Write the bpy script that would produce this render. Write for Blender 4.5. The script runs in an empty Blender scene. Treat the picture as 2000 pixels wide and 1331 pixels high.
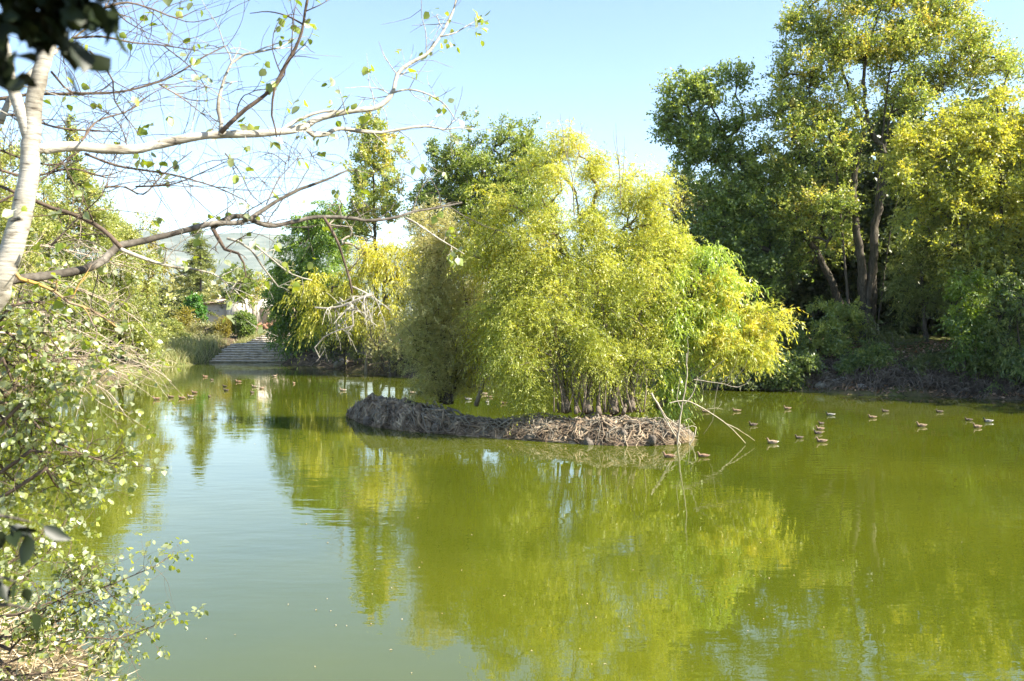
import bpy, math, random
import numpy as np
from mathutils import Vector

rnd = random.Random(7)
S = bpy.context.scene
COL = S.collection
PW, PH, FOC, HZ, CZ = 2000.0, 1331.0, 1732.0, 620.0, 4.2
PITCH = math.atan((PH / 2 - HZ) / FOC)
ca, sa = math.cos(PITCH), math.sin(PITCH)

# ---------------------------------------------------------------- measuring helpers
def ray(px, py):
    dx = (px - PW / 2) / FOC
    dy = -(py - PH / 2) / FOC
    return np.array([dx, ca + dy * sa, -sa + dy * ca])

def at(px, py, D):
    r = ray(px, py)
    return np.array([0, 0, CZ]) + r * (D / r[1])

def onz(px, py, z=0.0):
    r = ray(px, py)
    return np.array([0, 0, CZ]) + r * ((z - CZ) / r[2])

def sm(a, b, x):
    t = np.clip((x - a) / (b - a), 0, 1)
    return t * t * (3 - 2 * t)

def vnoise(x, y, seed=0):
    """smooth value noise, vectorised, -1..1"""
    x = np.asarray(x, float); y = np.asarray(y, float)
    xi = np.floor(x); yi = np.floor(y)
    fx = x - xi; fy = y - yi
    fx = fx * fx * (3 - 2 * fx); fy = fy * fy * (3 - 2 * fy)
    def h(a, b):
        s = np.sin(a * 127.1 + b * 311.7 + seed * 74.7) * 43758.5453
        return (s - np.floor(s)) * 2 - 1
    return (h(xi, yi) * (1 - fx) + h(xi + 1, yi) * fx) * (1 - fy) + (h(xi, yi + 1) * (1 - fx) + h(xi + 1, yi + 1) * fx) * fy

def fbm(x, y, seed=0, o=4):
    r = 0; a = 1; t = 0
    for k in range(o):
        r = r + a * vnoise(np.asarray(x) * 2 ** k, np.asarray(y) * 2 ** k, seed + k * 13); t += a; a *= .5
    return r / t

# ---------------------------------------------------------------- mesh helpers
def link(name, me, mat, parent=None, off=None):
    o = bpy.data.objects.new(name, me)
    COL.objects.link(o)
    if mat is not None:
        for m in (mat if isinstance(mat, (list, tuple)) else [mat]):
            me.materials.append(m)
    if parent is not None:
        o.parent = parent
    return o

def quadmesh(name, V, Q, mat, parent=None, tint=None, smooth=False, T=None, matidx=None):
    """V (n,3) Q (m,4) and optional T (k,3); the vertices are world coordinates, turned local to the parent"""
    V = np.asarray(V, np.float32).reshape(-1, 3).copy()
    if parent is not None:
        p = parent
        while p is not None:
            V -= np.array(p.location, np.float32); p = p.parent
    Q = np.asarray(Q, np.int32).reshape(-1, 4)
    me = bpy.data.meshes.new(name)
    nT = 0 if T is None else len(T)
    me.vertices.add(len(V)); me.vertices.foreach_set('co', V.ravel())
    loops = Q.ravel()
    tot = np.full(len(Q), 4, np.int32)
    if nT:
        T = np.asarray(T, np.int32).reshape(-1, 3)
        loops = np.concatenate([loops, T.ravel()]); tot = np.concatenate([tot, np.full(nT, 3, np.int32)])
    me.loops.add(len(loops)); me.loops.foreach_set('vertex_index', loops.astype(np.int32))
    me.polygons.add(len(tot))
    st = np.zeros(len(tot), np.int32); st[1:] = np.cumsum(tot)[:-1]
    me.polygons.foreach_set('loop_start', st); me.polygons.foreach_set('loop_total', tot)
    if smooth:
        me.polygons.foreach_set('use_smooth', np.ones(len(tot), bool))
    if matidx is not None:
        me.polygons.foreach_set('material_index', np.asarray(matidx, np.int32))
    if tint is not None:
        a = me.attributes.new('tint', 'FLOAT', 'POINT'); a.data.foreach_set('value', np.asarray(tint, np.float32))
    me.update(calc_edges=True); me.validate()
    return link(name, me, mat, parent)

class MB:
    def __init__(s): s.V = []; s.Q = []; s.T = []; s.n = 0; s.MI = []
    def add(s, V, Q, T=None):
        V = np.asarray(V, float).reshape(-1, 3)
        if len(Q): s.Q.append(np.asarray(Q, int).reshape(-1, 4) + s.n)
        if T is not None and len(T): s.T.append(np.asarray(T, int).reshape(-1, 3) + s.n)
        s.V.append(V); s.n += len(V)
    def tube(s, pts, rad, sides=6, cap=True, bump=0.0, seed=0):
        pts = np.asarray(pts, float); n = len(pts)
        if n < 2: return
        rad = np.broadcast_to(np.asarray(rad, float), (n,)).copy()
        tg = np.gradient(pts, axis=0); tg /= np.linalg.norm(tg, axis=1)[:, None] + 1e-9
        ref = np.array([0.31, 0.95, 0.05]) if abs(tg.mean(0)[1]) < 0.8 else np.array([1, 0.1, 0.2])
        a = np.cross(tg, ref); a /= np.linalg.norm(a, axis=1)[:, None] + 1e-9
        b = np.cross(tg, a)
        th = np.arange(sides) * 2 * math.pi / sides
        rr = rad[:, None] * np.ones(sides)
        if bump:
            rr = rr * (1 + bump * np.random.RandomState(seed + n).randn(n, sides))
        V = pts[:, None, :] + rr[:, :, None] * (np.cos(th)[None, :, None] * a[:, None, :] + np.sin(th)[None, :, None] * b[:, None, :])
        i = np.arange(n - 1)[:, None] * sides; j = np.arange(sides)[None, :]; k = (j + 1) % sides
        Q = np.stack([i + j, i + k, i + sides + k, i + sides + j], -1).reshape(-1, 4)
        V = V.reshape(-1, 3); T = []
        if cap:
            V = np.concatenate([V, pts[-1:] + tg[-1:] * rad[-1], pts[:1]])
            e = n * sides
            T = [[(n - 1) * sides + q, (n - 1) * sides + (q + 1) % sides, e] for q in range(sides)] + [[(q + 1) % sides, q, e + 1] for q in range(sides)]
        s.add(V, Q, T)
    def box(s, x0, x1, y0, y1, z0, z1, jit=0.0, r=None):
        V = np.array([[x, y, z] for z in (z0, z1) for y in (y0, y1) for x in (x0, x1)], float)
        if jit: V += (r or np.random.RandomState(1)).randn(8, 3) * jit
        s.add(V, [[0, 2, 3, 1], [4, 5, 7, 6], [0, 1, 5, 4], [2, 6, 7, 3], [0, 4, 6, 2], [1, 3, 7, 5]])
    def build(s, name, mat, parent=None, smooth=True, tint=None):
        return quadmesh(name, np.concatenate(s.V), np.concatenate(s.Q) if s.Q else np.zeros((0, 4)), mat, parent, tint, smooth,
                        np.concatenate(s.T) if s.T else None)

def tag(o, label, cat, group=None, kind=None):
    if label: o['label'] = label
    if cat: o['category'] = cat
    if group: o['group'] = group
    if kind: o['kind'] = kind
    return o

def thing(name, label, cat, loc, group=None):
    o = bpy.data.objects.new(name, None); COL.objects.link(o)
    o.location = [float(v) for v in loc]; o.empty_display_size = .2
    return tag(o, label, cat, group)

def spline(pts, step):
    """Catmull-Rom through pts, resampled about every step"""
    P = np.asarray(pts, float)
    if len(P) == 2:
        n = max(2, int(np.linalg.norm(P[1] - P[0]) / step) + 1)
        return P[0] + (P[1] - P[0]) * np.linspace(0, 1, n)[:, None]
    E = np.concatenate([[2 * P[0] - P[1]], P, [2 * P[-1] - P[-2]]])
    out = []
    for i in range(len(P) - 1):
        p0, p1, p2, p3 = E[i:i + 4]
        n = max(1, int(np.linalg.norm(p2 - p1) / step))
        t = (np.arange(n) / n)[:, None]
        out.append(.5 * (2 * p1 + (p2 - p0) * t + (2 * p0 - 5 * p1 + 4 * p2 - p3) * t ** 2 + (3 * p1 - p0 - 3 * p2 + p3) * t ** 3))
    out.append(P[-1:])
    return np.concatenate(out)

def unit(v):
    return v / (np.linalg.norm(v, axis=-1, keepdims=True) + 1e-9)

# ---------------------------------------------------------------- materials
def nmat(name):
    m = bpy.data.materials.new(name); m.use_nodes = True
    nt = m.node_tree; nt.nodes.clear()
    return m, nt, nt.nodes.new('ShaderNodeOutputMaterial')

def ramp(nt, stops, fac, interp='LINEAR'):
    r = nt.nodes.new('ShaderNodeValToRGB'); r.color_ramp.interpolation = interp
    e = r.color_ramp.elements
    while len(e) < len(stops): e.new(.5)
    for el, (p, c) in zip(e, stops):
        el.position = p; el.color = (*c, 1)
    nt.links.new(fac, r.inputs[0]); return r.outputs[0]

def leaf_mat(name, cols, trans=.4, gloss=.06, under=None):
    m, nt, out = nmat(name); L = nt.links.new
    a = nt.nodes.new('ShaderNodeAttribute'); a.attribute_name = 'tint'
    n = len(cols)
    c = ramp(nt, [(i / (n - 1), k) for i, k in enumerate(cols)], a.outputs['Fac'])
    d = nt.nodes.new('ShaderNodeBsdfDiffuse'); t = nt.nodes.new('ShaderNodeBsdfTranslucent')
    if under:
        g = nt.nodes.new('ShaderNodeNewGeometry'); mx = nt.nodes.new('ShaderNodeMix'); mx.data_type = 'RGBA'
        L(g.outputs['Backfacing'], mx.inputs[0]); L(c, mx.inputs[6]); mx.inputs[7].default_value = (*under, 1)
        L(mx.outputs[2], d.inputs[0])
    else:
        L(c, d.inputs[0])
    hs = nt.nodes.new('ShaderNodeHueSaturation'); hs.inputs['Hue'].default_value = .497
    hs.inputs['Saturation'].default_value = 1.15; hs.inputs['Value'].default_value = 1.75
    L(c, hs.inputs['Color']); L(hs.outputs[0], t.inputs[0])
    m1 = nt.nodes.new('ShaderNodeMixShader'); m1.inputs[0].default_value = trans
    L(d.outputs[0], m1.inputs[1]); L(t.outputs[0], m1.inputs[2])
    gl = nt.nodes.new('ShaderNodeBsdfGlossy'); gl.inputs['Roughness'].default_value = .45
    m2 = nt.nodes.new('ShaderNodeMixShader'); m2.inputs[0].default_value = gloss
    L(m1.outputs[0], m2.inputs[1]); L(gl.outputs[0], m2.inputs[2]); L(m2.outputs[0], out.inputs[0])
    return m

def rough_mat(name, stops, scale=4, rough=.9, bump=.0, stretch=(1, 1, 1), detail=6, bscale=None, spec=.2):
    m, nt, out = nmat(name); L = nt.links.new
    tc = nt.nodes.new('ShaderNodeTexCoord'); mp = nt.nodes.new('ShaderNodeMapping')
    mp.inputs['Scale'].default_value = stretch
    L(tc.outputs['Object'], mp.inputs[0])
    nz = nt.nodes.new('ShaderNodeTexNoise'); nz.inputs['Scale'].default_value = scale; nz.inputs['Detail'].default_value = detail
    nz.inputs['Roughness'].default_value = .65
    L(mp.outputs[0], nz.inputs['Vector'])
    c = ramp(nt, stops, nz.outputs[0])
    b = nt.nodes.new('ShaderNodeBsdfPrincipled'); b.inputs['Roughness'].default_value = rough
    b.inputs['Specular IOR Level'].default_value = spec
    L(c, b.inputs['Base Color']); L(b.outputs[0], out.inputs[0])
    if bump:
        n2 = nt.nodes.new('ShaderNodeTexNoise'); n2.inputs['Scale'].default_value = bscale or scale * 3; n2.inputs['Detail'].default_value = 5
        L(mp.outputs[0], n2.inputs['Vector'])
        bp = nt.nodes.new('ShaderNodeBump'); bp.inputs['Strength'].default_value = 1; bp.inputs['Distance'].default_value = bump
        L(n2.outputs[0], bp.inputs['Height']); L(bp.outputs[0], b.inputs['Normal'])
    return m

M = {}
M['willow'] = leaf_mat('willow_leaf', [(.24, .28, .05), (.41, .44, .085), (.52, .52, .11), (.58, .49, .095)], .47)
M['willow_green'] = leaf_mat('green_willow_leaf', [(.20, .30, .055), (.35, .45, .085), (.50, .55, .11)], .46)
M['willow_gold'] = leaf_mat('golden_willow_leaf', [(.28, .30, .045), (.48, .47, .06), (.62, .53, .06)], .46)
M['tamarisk'] = leaf_mat('tamarisk_leaf', [(.22, .23, .08), (.38, .36, .13), (.52, .46, .21)], .45)
M['poplar'] = leaf_mat('poplar_leaf', [(.13, .18, .045), (.27, .33, .075), (.41, .43, .10), (.52, .42, .10)], .43)
M['dark_poplar'] = leaf_mat('dark_poplar_leaf', [(.09, .14, .04), (.20, .27, .065), (.36, .40, .09)], .42)
M['yellow_tree'] = leaf_mat('yellow_tree_leaf', [(.17, .22, .045), (.36, .38, .075), (.54, .49, .09)], .45)
M['green_shrub'] = leaf_mat('green_shrub_leaf', [(.09, .14, .04), (.20, .26, .065), (.36, .39, .09)], .45)
M['bright_green'] = leaf_mat('bright_green_leaf', [(.07, .14, .025), (.17, .27, .045), (.30, .40, .06)], .42)
M['sun_tint_shrub'] = leaf_mat('sun_tint_leaf', [(.10, .17, .03), (.32, .40, .055)], .45)  # sunlight on the spray is put into the leaf colour, brightest at the top
M['dark_oak'] = leaf_mat('oak_leaf', [(.10, .14, .03), (.22, .28, .05), (.36, .39, .08)], .4)
M['olive'] = leaf_mat('olive_leaf', [(.10, .11, .035), (.19, .19, .06), (.30, .28, .09)], .25)
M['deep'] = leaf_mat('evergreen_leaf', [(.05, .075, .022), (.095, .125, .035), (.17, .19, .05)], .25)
M['bank_left'] = leaf_mat('thicket_leaf', [(.16, .20, .05), (.31, .34, .085), (.46, .44, .12)], .42)
M['conifer'] = leaf_mat('conifer_needle', [(.09, .12, .03), (.19, .22, .05), (.32, .32, .08)], .3)
M['box'] = leaf_mat('box_leaf', [(.06, .12, .02), (.14, .21, .035), (.24, .30, .05)], .3)
M['gold_shrub'] = leaf_mat('gold_shrub_leaf', [(.22, .20, .03), (.38, .30, .035)], .35)
M['ivy'] = leaf_mat('ivy_leaf', [(.05, .14, .02), (.12, .26, .03)], .35)
M['reed'] = leaf_mat('reed_blade', [(.14, .19, .05), (.28, .28, .09), (.42, .36, .16)], .3)
M['wpoplar'] = leaf_mat('white_poplar_leaf', [(.14, .20, .03), (.26, .32, .05), (.40, .42, .07)], .4, .08, under=(.24, .27, .14))
M['shade_leaf'] = leaf_mat('shade_dark_leaf', [(.008, .012, .005), (.022, .034, .011)], .10, .03)  # near black colour stands for shade on the close leaves
M['straw'] = leaf_mat('straw', [(.36, .27, .15), (.55, .43, .26), (.70, .58, .40)], .2)
M['bark'] = rough_mat('bark', [(.3, (.035, .03, .022)), (.55, (.10, .085, .065)), (.8, (.19, .165, .13))], 3, bump=.03, stretch=(4, 4, .7))
M['stem_bark'] = rough_mat('stem_bark', [(.3, (.06, .048, .035)), (.55, (.17, .135, .10)), (.8, (.32, .26, .20))], 3, bump=.02, stretch=(4, 4, .7))
M['bark_pale'] = rough_mat('pale_bark', [(.3, (.13, .11, .08)), (.6, (.30, .26, .20)), (.8, (.45, .40, .32))], 3, bump=.02, stretch=(4, 4, .7))
M['twig'] = rough_mat('twig_bark', [(.35, (.06, .044, .032)), (.6, (.15, .11, .08)), (.75, (.26, .2, .15))], 9, bump=0)
M['dead_wood'] = rough_mat('bleached_wood', [(.3, (.26, .21, .15)), (.5, (.42, .36, .27)), (.75, (.56, .49, .38))], 6, bump=.004)
M['root'] = rough_mat('root', [(.36, (.05, .036, .025)), (.5, (.21, .155, .105)), (.64, (.42, .325, .22)), (.8, (.58, .47, .33))], 1.6, bump=.01)
M['dry_twig'] = rough_mat('dry_twig', [(.35, (.05, .04, .03)), (.5, (.13, .105, .08)), (.65, (.25, .21, .16))], 1.5)
M['rock'] = rough_mat('rock', [(.3, (.17, .155, .13)), (.6, (.30, .275, .23)), (.8, (.40, .37, .32))], 3, bump=.03)
M['dark_rock'] = rough_mat('dark_rock', [(.3, (.06, .05, .04)), (.6, (.17, .14, .11)), (.8, (.30, .26, .2))], 6, bump=.03)
M['white_rock'] = rough_mat('pale_rock', [(.3, (.50, .44, .36)), (.6, (.68, .62, .53)), (.8, (.78, .73, .65))], 2, bump=.03)
M['step'] = rough_mat('stone_step', [(.3, (.32, .27, .21)), (.5, (.56, .49, .39)), (.75, (.76, .68, .56))], 2.2, bump=.02)
M['wall'] = rough_mat('hut_render', [(.3, (.48, .42, .35)), (.6, (.58, .52, .44)), (.8, (.66, .6, .52))], .8, bump=.004)
M['wall_white'] = rough_mat('white_render', [(.3, (.62, .56, .48)), (.8, (.75, .70, .62))], .8)
M['brick'] = rough_mat('brick_rubble', [(.3, (.22, .11, .07)), (.6, (.36, .20, .13)), (.8, (.5, .32, .22))], 3, bump=.03)
M['roof'] = rough_mat('roof_tile', [(.3, (.45, .31, .22)), (.6, (.60, .46, .35)), (.8, (.70, .57, .45))], 3, bump=.02)
M['island'] = rough_mat('island_soil', [(.32, (.035, .025, .017)), (.48, (.14, .098, .064)), (.6, (.40, .285, .19)), (.8, (.58, .44, .31))], 1.3, bump=.06, bscale=5, detail=9)

def poplar_bark():
    m, nt, out = nmat('white_poplar_bark'); L = nt.links.new
    tc = nt.nodes.new('ShaderNodeTexCoord')
    mp = nt.nodes.new('ShaderNodeMapping'); mp.inputs['Scale'].default_value = (9, 9, 55); L(tc.outputs['Object'], mp.inputs[0])
    n1 = nt.nodes.new('ShaderNodeTexNoise'); n1.inputs['Scale'].default_value = 1; n1.inputs['Detail'].default_value = 5; L(mp.outputs[0], n1.inputs['Vector'])
    n2 = nt.nodes.new('ShaderNodeTexNoise'); n2.inputs['Scale'].default_value = 5; n2.inputs['Detail'].default_value = 6; L(tc.outputs['Object'], n2.inputs['Vector'])
    c1 = ramp(nt, [(.25, (.05, .042, .034)), (.34, (.25, .22, .18)), (.42, (.42, .39, .33)), (.72, (.54, .50, .43))], n1.outputs[0])
    c2 = ramp(nt, [(.32, (.42, .40, .36)), (.5, (.85, .84, .8)), (.7, (1, 1, 1))], n2.outputs[0])
    mx = nt.nodes.new('ShaderNodeMix'); mx.data_type = 'RGBA'; mx.blend_type = 'MULTIPLY'; mx.inputs[0].default_value = 1
    L(c1, mx.inputs[6]); L(c2, mx.inputs[7])
    b = nt.nodes.new('ShaderNodeBsdfPrincipled'); b.inputs['Roughness'].default_value = .75; b.inputs['Specular IOR Level'].default_value = .25
    L(mx.outputs[2], b.inputs['Base Color'])
    bp = nt.nodes.new('ShaderNodeBump'); bp.inputs['Distance'].default_value = .006; L(n1.outputs[0], bp.inputs['Height']); L(bp.outputs[0], b.inputs['Normal'])
    L(b.outputs[0], out.inputs[0]); return m
M['wbark'] = poplar_bark()
M['shade_bark'] = rough_mat('shade_bark', [(.32, (.035, .028, .022)), (.5, (.11, .095, .075)), (.68, (.24, .215, .18))], 9, bump=.004)  # bark darkened in colour to give the lower limb its backlit shade
M['dead_leaf'] = leaf_mat('dead_leaf', [(.16, .09, .05), (.32, .19, .11), (.48, .33, .22)], .15)
M['pale_twig'] = rough_mat('pale_twig', [(.35, (.26, .20, .14)), (.55, (.44, .36, .27)), (.75, (.58, .5, .4))], 9, bump=0)

def lichen_bark():
    m, nt, out = nmat('lichen_twig'); L = nt.links.new
    tc = nt.nodes.new('ShaderNodeTexCoord')
    n1 = nt.nodes.new('ShaderNodeTexNoise'); n1.inputs['Scale'].default_value = 4; n1.inputs['Detail'].default_value = 5; L(tc.outputs['Object'], n1.inputs['Vector'])
    c = ramp(nt, [(.38, (.10, .075, .055)), (.5, (.24, .18, .14)), (.58, (.26, .19, .11)), (.68, (.46, .29, .07))], n1.outputs[0])
    b = nt.nodes.new('ShaderNodeBsdfPrincipled'); b.inputs['Roughness'].default_value = .85; b.inputs['Specular IOR Level'].default_value = .2
    L(c, b.inputs['Base Color']); L(b.outputs[0], out.inputs[0]); return m
M['lichen'] = lichen_bark()

def ground_mat():
    m, nt, out = nmat('ground'); L = nt.links.new
    tc = nt.nodes.new('ShaderNodeTexCoord')
    def nz(s, d=6):
        n = nt.nodes.new('ShaderNodeTexNoise'); n.inputs['Scale'].default_value = s; n.inputs['Detail'].default_value = d
        n.inputs['Roughness'].default_value = .65; L(tc.outputs['Object'], n.inputs['Vector']); return n.outputs[0]
    soil = ramp(nt, [(.3, (.03, .023, .015)), (.5, (.09, .066, .042)), (.66, (.20, .145, .09)), (.85, (.34, .26, .17))], nz(1.7, 9))
    grs = ramp(nt, [(.3, (.06, .08, .02)), (.6, (.15, .16, .05)), (.8, (.28, .24, .10))], nz(3, 8))
    f = ramp(nt, [(.45, (0, 0, 0)), (.6, (1, 1, 1))], nz(.09, 5))
    mx = nt.nodes.new('ShaderNodeMix'); mx.data_type = 'RGBA'; L(f, mx.inputs[0]); L(soil, mx.inputs[6]); L(grs, mx.inputs[7])
    b = nt.nodes.new('ShaderNodeBsdfPrincipled'); b.inputs['Roughness'].default_value = .95; b.inputs['Specular IOR Level'].default_value = .1
    L(mx.outputs[2], b.inputs['Base Color'])
    bp = nt.nodes.new('ShaderNodeBump'); bp.inputs['Distance'].default_value = .08; L(nz(6, 6), bp.inputs['Height']); L(bp.outputs[0], b.inputs['Normal'])
    L(b.outputs[0], out.inputs[0]); return m
M['ground'] = ground_mat()

def hill_mat():
    m, nt, out = nmat('hill'); L = nt.links.new
    tc = nt.nodes.new('ShaderNodeTexCoord')
    n = nt.nodes.new('ShaderNodeTexNoise'); n.inputs['Scale'].default_value = .012; n.inputs['Detail'].default_value = 9; n.inputs['Roughness'].default_value = .7
    L(tc.outputs['Object'], n.inputs['Vector'])
    c = ramp(nt, [(.35, (.10, .125, .11)), (.52, (.16, .185, .16)), (.62, (.23, .24, .21)), (.75, (.36, .34, .30))], n.outputs[0])  # grey green hill, paled in colour to make up for the thin haze
    b = nt.nodes.new('ShaderNodeBsdfPrincipled'); b.inputs['Roughness'].default_value = 1; b.inputs['Specular IOR Level'].default_value = 0
    L(c, b.inputs['Base Color']); L(b.outputs[0], out.inputs[0]); return m
M['hill'] = hill_mat()

def water_mat():
    m, nt, out = nmat('pond_water'); L = nt.links.new
    tc = nt.nodes.new('ShaderNodeTexCoord')
    def nz(scale, st=(1, 1, 1), d=3, rot=0):
        mp = nt.nodes.new('ShaderNodeMapping'); mp.inputs['Scale'].default_value = st; mp.inputs['Rotation'].default_value = (0, 0, rot)
        L(tc.outputs['Object'], mp.inputs[0])
        n = nt.nodes.new('ShaderNodeTexNoise'); n.inputs['Scale'].default_value = scale; n.inputs['Detail'].default_value = d
        L(mp.outputs[0], n.inputs['Vector']); return n.outputs[0]
    def mth(op, a, b):
        n = nt.nodes.new('ShaderNodeMath'); n.operation = op
        for i, v in enumerate((a, b)):
            if isinstance(v, (int, float)): n.inputs[i].default_value = v
            else: L(v, n.inputs[i])
        return n.outputs[0]
    swell = nz(1.3, (.45, 1, 1), 2, .12)
    rip = nz(4.2, (.4, 1, 1), 2, .25)
    fine = nz(12, (.5, 1, 1), 2, -.1)
    # wind lanes: calm patches and ruffled patches, in pond coordinates
    lane = ramp(nt, [(.42, (.25, .25, .25)), (.62, (1, 1, 1))], nz(.11, (1, 1.6, 1), 3, .3))
    h = mth('ADD', mth('MULTIPLY', swell, 1.0), mth('ADD', mth('MULTIPLY', rip, .42), mth('MULTIPLY', fine, .06)))
    h = mth('MULTIPLY', h, lane)
    bp = nt.nodes.new('ShaderNodeBump'); bp.inputs['Strength'].default_value = 1; bp.inputs['Distance'].default_value = WAVE
    L(h, bp.inputs['Height'])
    b = nt.nodes.new('ShaderNodeBsdfPrincipled')
    c = ramp(nt, [(.35, WATER_A), (.65, WATER_B)], nz(.13, (1, 1, 1), 4))
    L(c, b.inputs['Base Color'])
    b.inputs['Roughness'].default_value = .015; b.inputs['IOR'].default_value = 1.7
    L(bp.outputs[0], b.inputs['Normal']); L(b.outputs[0], out.inputs[0]); return m
HAZE = .00006
WAVE = .0075
WATER_A, WATER_B = (.050, .064, .004), (.078, .089, .006)
M['water'] = water_mat()

# ---------------------------------------------------------------- pond outline (world metres)
shore_px = [(2000, 782), (1850, 776), (1700, 772), (1560, 765), (1450, 760), (1280, 752), (1100, 746), (940, 742), (800, 738), (700, 728),
            (620, 716), (545, 712), (420, 709), (345, 716), (300, 728)]
pond = [(-4.9, 10.2), (-3.6, 7.6), (5, 5.5), (20, 6.5), (38, 14), (46, 26), (40, 36), (32, 41.5)]
pond += [tuple(onz(x, y)[:2]) for x, y in shore_px]
pond += [(-26.8, 60), (-27.6, 57), (-28.5, 52), (-26.5, 44), (-22.5, 34), (-17, 25), (-11, 16.5), (-7.6, 12.4), (-5.8, 11)]
POND = np.array(pond)

def pond_sd(x, y):
    """signed distance to the pond outline, negative in the water"""
    x = np.asarray(x, float).ravel(); y = np.asarray(y, float).ravel()
    d = np.full(len(x), 1e9); ins = np.zeros(len(x), bool)
    n = len(POND)
    for i in range(n):
        ax, ay = POND[i]; bx, by = POND[(i + 1) % n]
        ex, ey = bx - ax, by - ay
        t = np.clip(((x - ax) * ex + (y - ay) * ey) / (ex * ex + ey * ey), 0, 1)
        d = np.minimum(d, np.hypot(x - ax - t * ex, y - ay - t * ey))
        c = ((ay > y) != (by > y)) & (x < (bx - ax) * (y - ay) / (by - ay + 1e-12) + ax)
        ins ^= c
    return np.where(ins, -d, d)

def gz(x, y):
    x = np.asarray(x, float); y = np.asarray(y, float); sh = x.shape
    d = pond_sd(x, y).reshape(sh) + .35 * vnoise(x * .8, y * .8, 3) + .2 * vnoise(x * 2.1, y * 2.1, 5)
    out = 2.3 * (1 - np.exp(-np.maximum(d, 0) / 4.5)) + 1.1 * sm(12, 60, d) + .12 * fbm(x * .5, y * .5, 8) * sm(0, 2, d)
    # flat spot in front of the stone steps
    inn = np.maximum(d, -3) * .5
    z = np.where(d > 0, out, inn)
    # the slope of the far right bank is steeper
    r = sm(5, 14, x) * sm(30, 40, y) * sm(110, 80, y)
    z = np.where(d > 0, z + r * .9 * sm(0, 6, d), z)
    # the landing in front of the steps is dug out of the bank
    st = sm(-29.0, -28.0, x) * sm(-20.0, -21.2, x) * sm(78, 80, y) * sm(101, 99, y)
    zst = np.where(y < 88.0, np.minimum(z, -.35), np.minimum(z, (y - 88.0) * .13 + 1.15))
    return np.where(st > 0, z * (1 - st) + zst * st, z)

def gz1(x, y): return float(gz(np.array([x]), np.array([y]))[0])

def axis_pts(lo, hi, step, far):
    a = list(np.arange(lo, hi, step))
    v = hi; s = step
    while v < far: a.append(v); s *= 1.25; v += s
    v = lo; s = step; b = []
    while v > -far: s *= 1.25; v -= s; b.append(v)
    return np.array(b[::-1] + a)
xs = axis_pts(-48, 60, .7, 3500); ys = axis_pts(-6, 104, .7, 3500)
X, Y = np.meshgrid(xs, ys)
Z = gz(X, Y)
nx, ny = len(xs), len(ys)
ii = (np.arange(ny - 1)[:, None] * nx + np.arange(nx - 1)[None, :]).ravel()
GQ = np.stack([ii, ii + 1, ii + nx + 1, ii + nx], -1)
g = quadmesh('ground', np.stack([X, Y, Z], -1), GQ, M['ground'], smooth=True); tag(g, None, None, kind='structure')
# water sheet
wx = [(-60, -2), (80, -2), (80, 100), (-60, 100)]
w = quadmesh('water', [(a, b, 0) for a, b in wx], [[0, 1, 2, 3]], M['water']); tag(w, None, None, kind='structure')

# hills
def hill(x0, x1, y0, y1, fn, n=90):
    hx = np.linspace(x0, x1, n); hy = np.linspace(y0, y1, 40)
    HX, HY = np.meshgrid(hx, hy)
    q = (np.arange(39)[:, None] * n + np.arange(n - 1)[None, :]).ravel()
    return np.stack([HX, HY, fn(HX, HY)], -1), np.stack([q, q + 1, q + n + 1, q + n], -1)
def hfn(x, y):
    ridge = 178 + 30 * vnoise(x / 420, 0 * x, 2) - .05 * (x + 700) + 12 * vnoise(x / 130, 0 * x, 9)
    return ridge * sm(900, 2300, y) * (1 - .35 * sm(2400, 3200, y)) + 16 * fbm(x / 160, y / 160, 4) * sm(900, 1500, y) - 2
V, Q = hill(-2600, 2200, 850, 3300, hfn)
h = quadmesh('hills', V, Q, M['hill'], smooth=True); tag(h, None, None, kind='structure')

# ---------------------------------------------------------------- foliage engine
def rdir(r, n):
    return unit(r.randn(n, 3))

def leaf_quads(B, A, Sd, ln, wd):
    n = len(B)
    ln = np.broadcast_to(ln, (n,))[:, None]; wd = np.broadcast_to(wd, (n,))[:, None]
    V = np.stack([B, B + A * ln * .45 + Sd * wd * .5, B + A * ln, B + A * ln * .45 - Sd * wd * .5], 1)
    return V.reshape(-1, 3), np.arange(4 * n).reshape(-1, 4)

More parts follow.
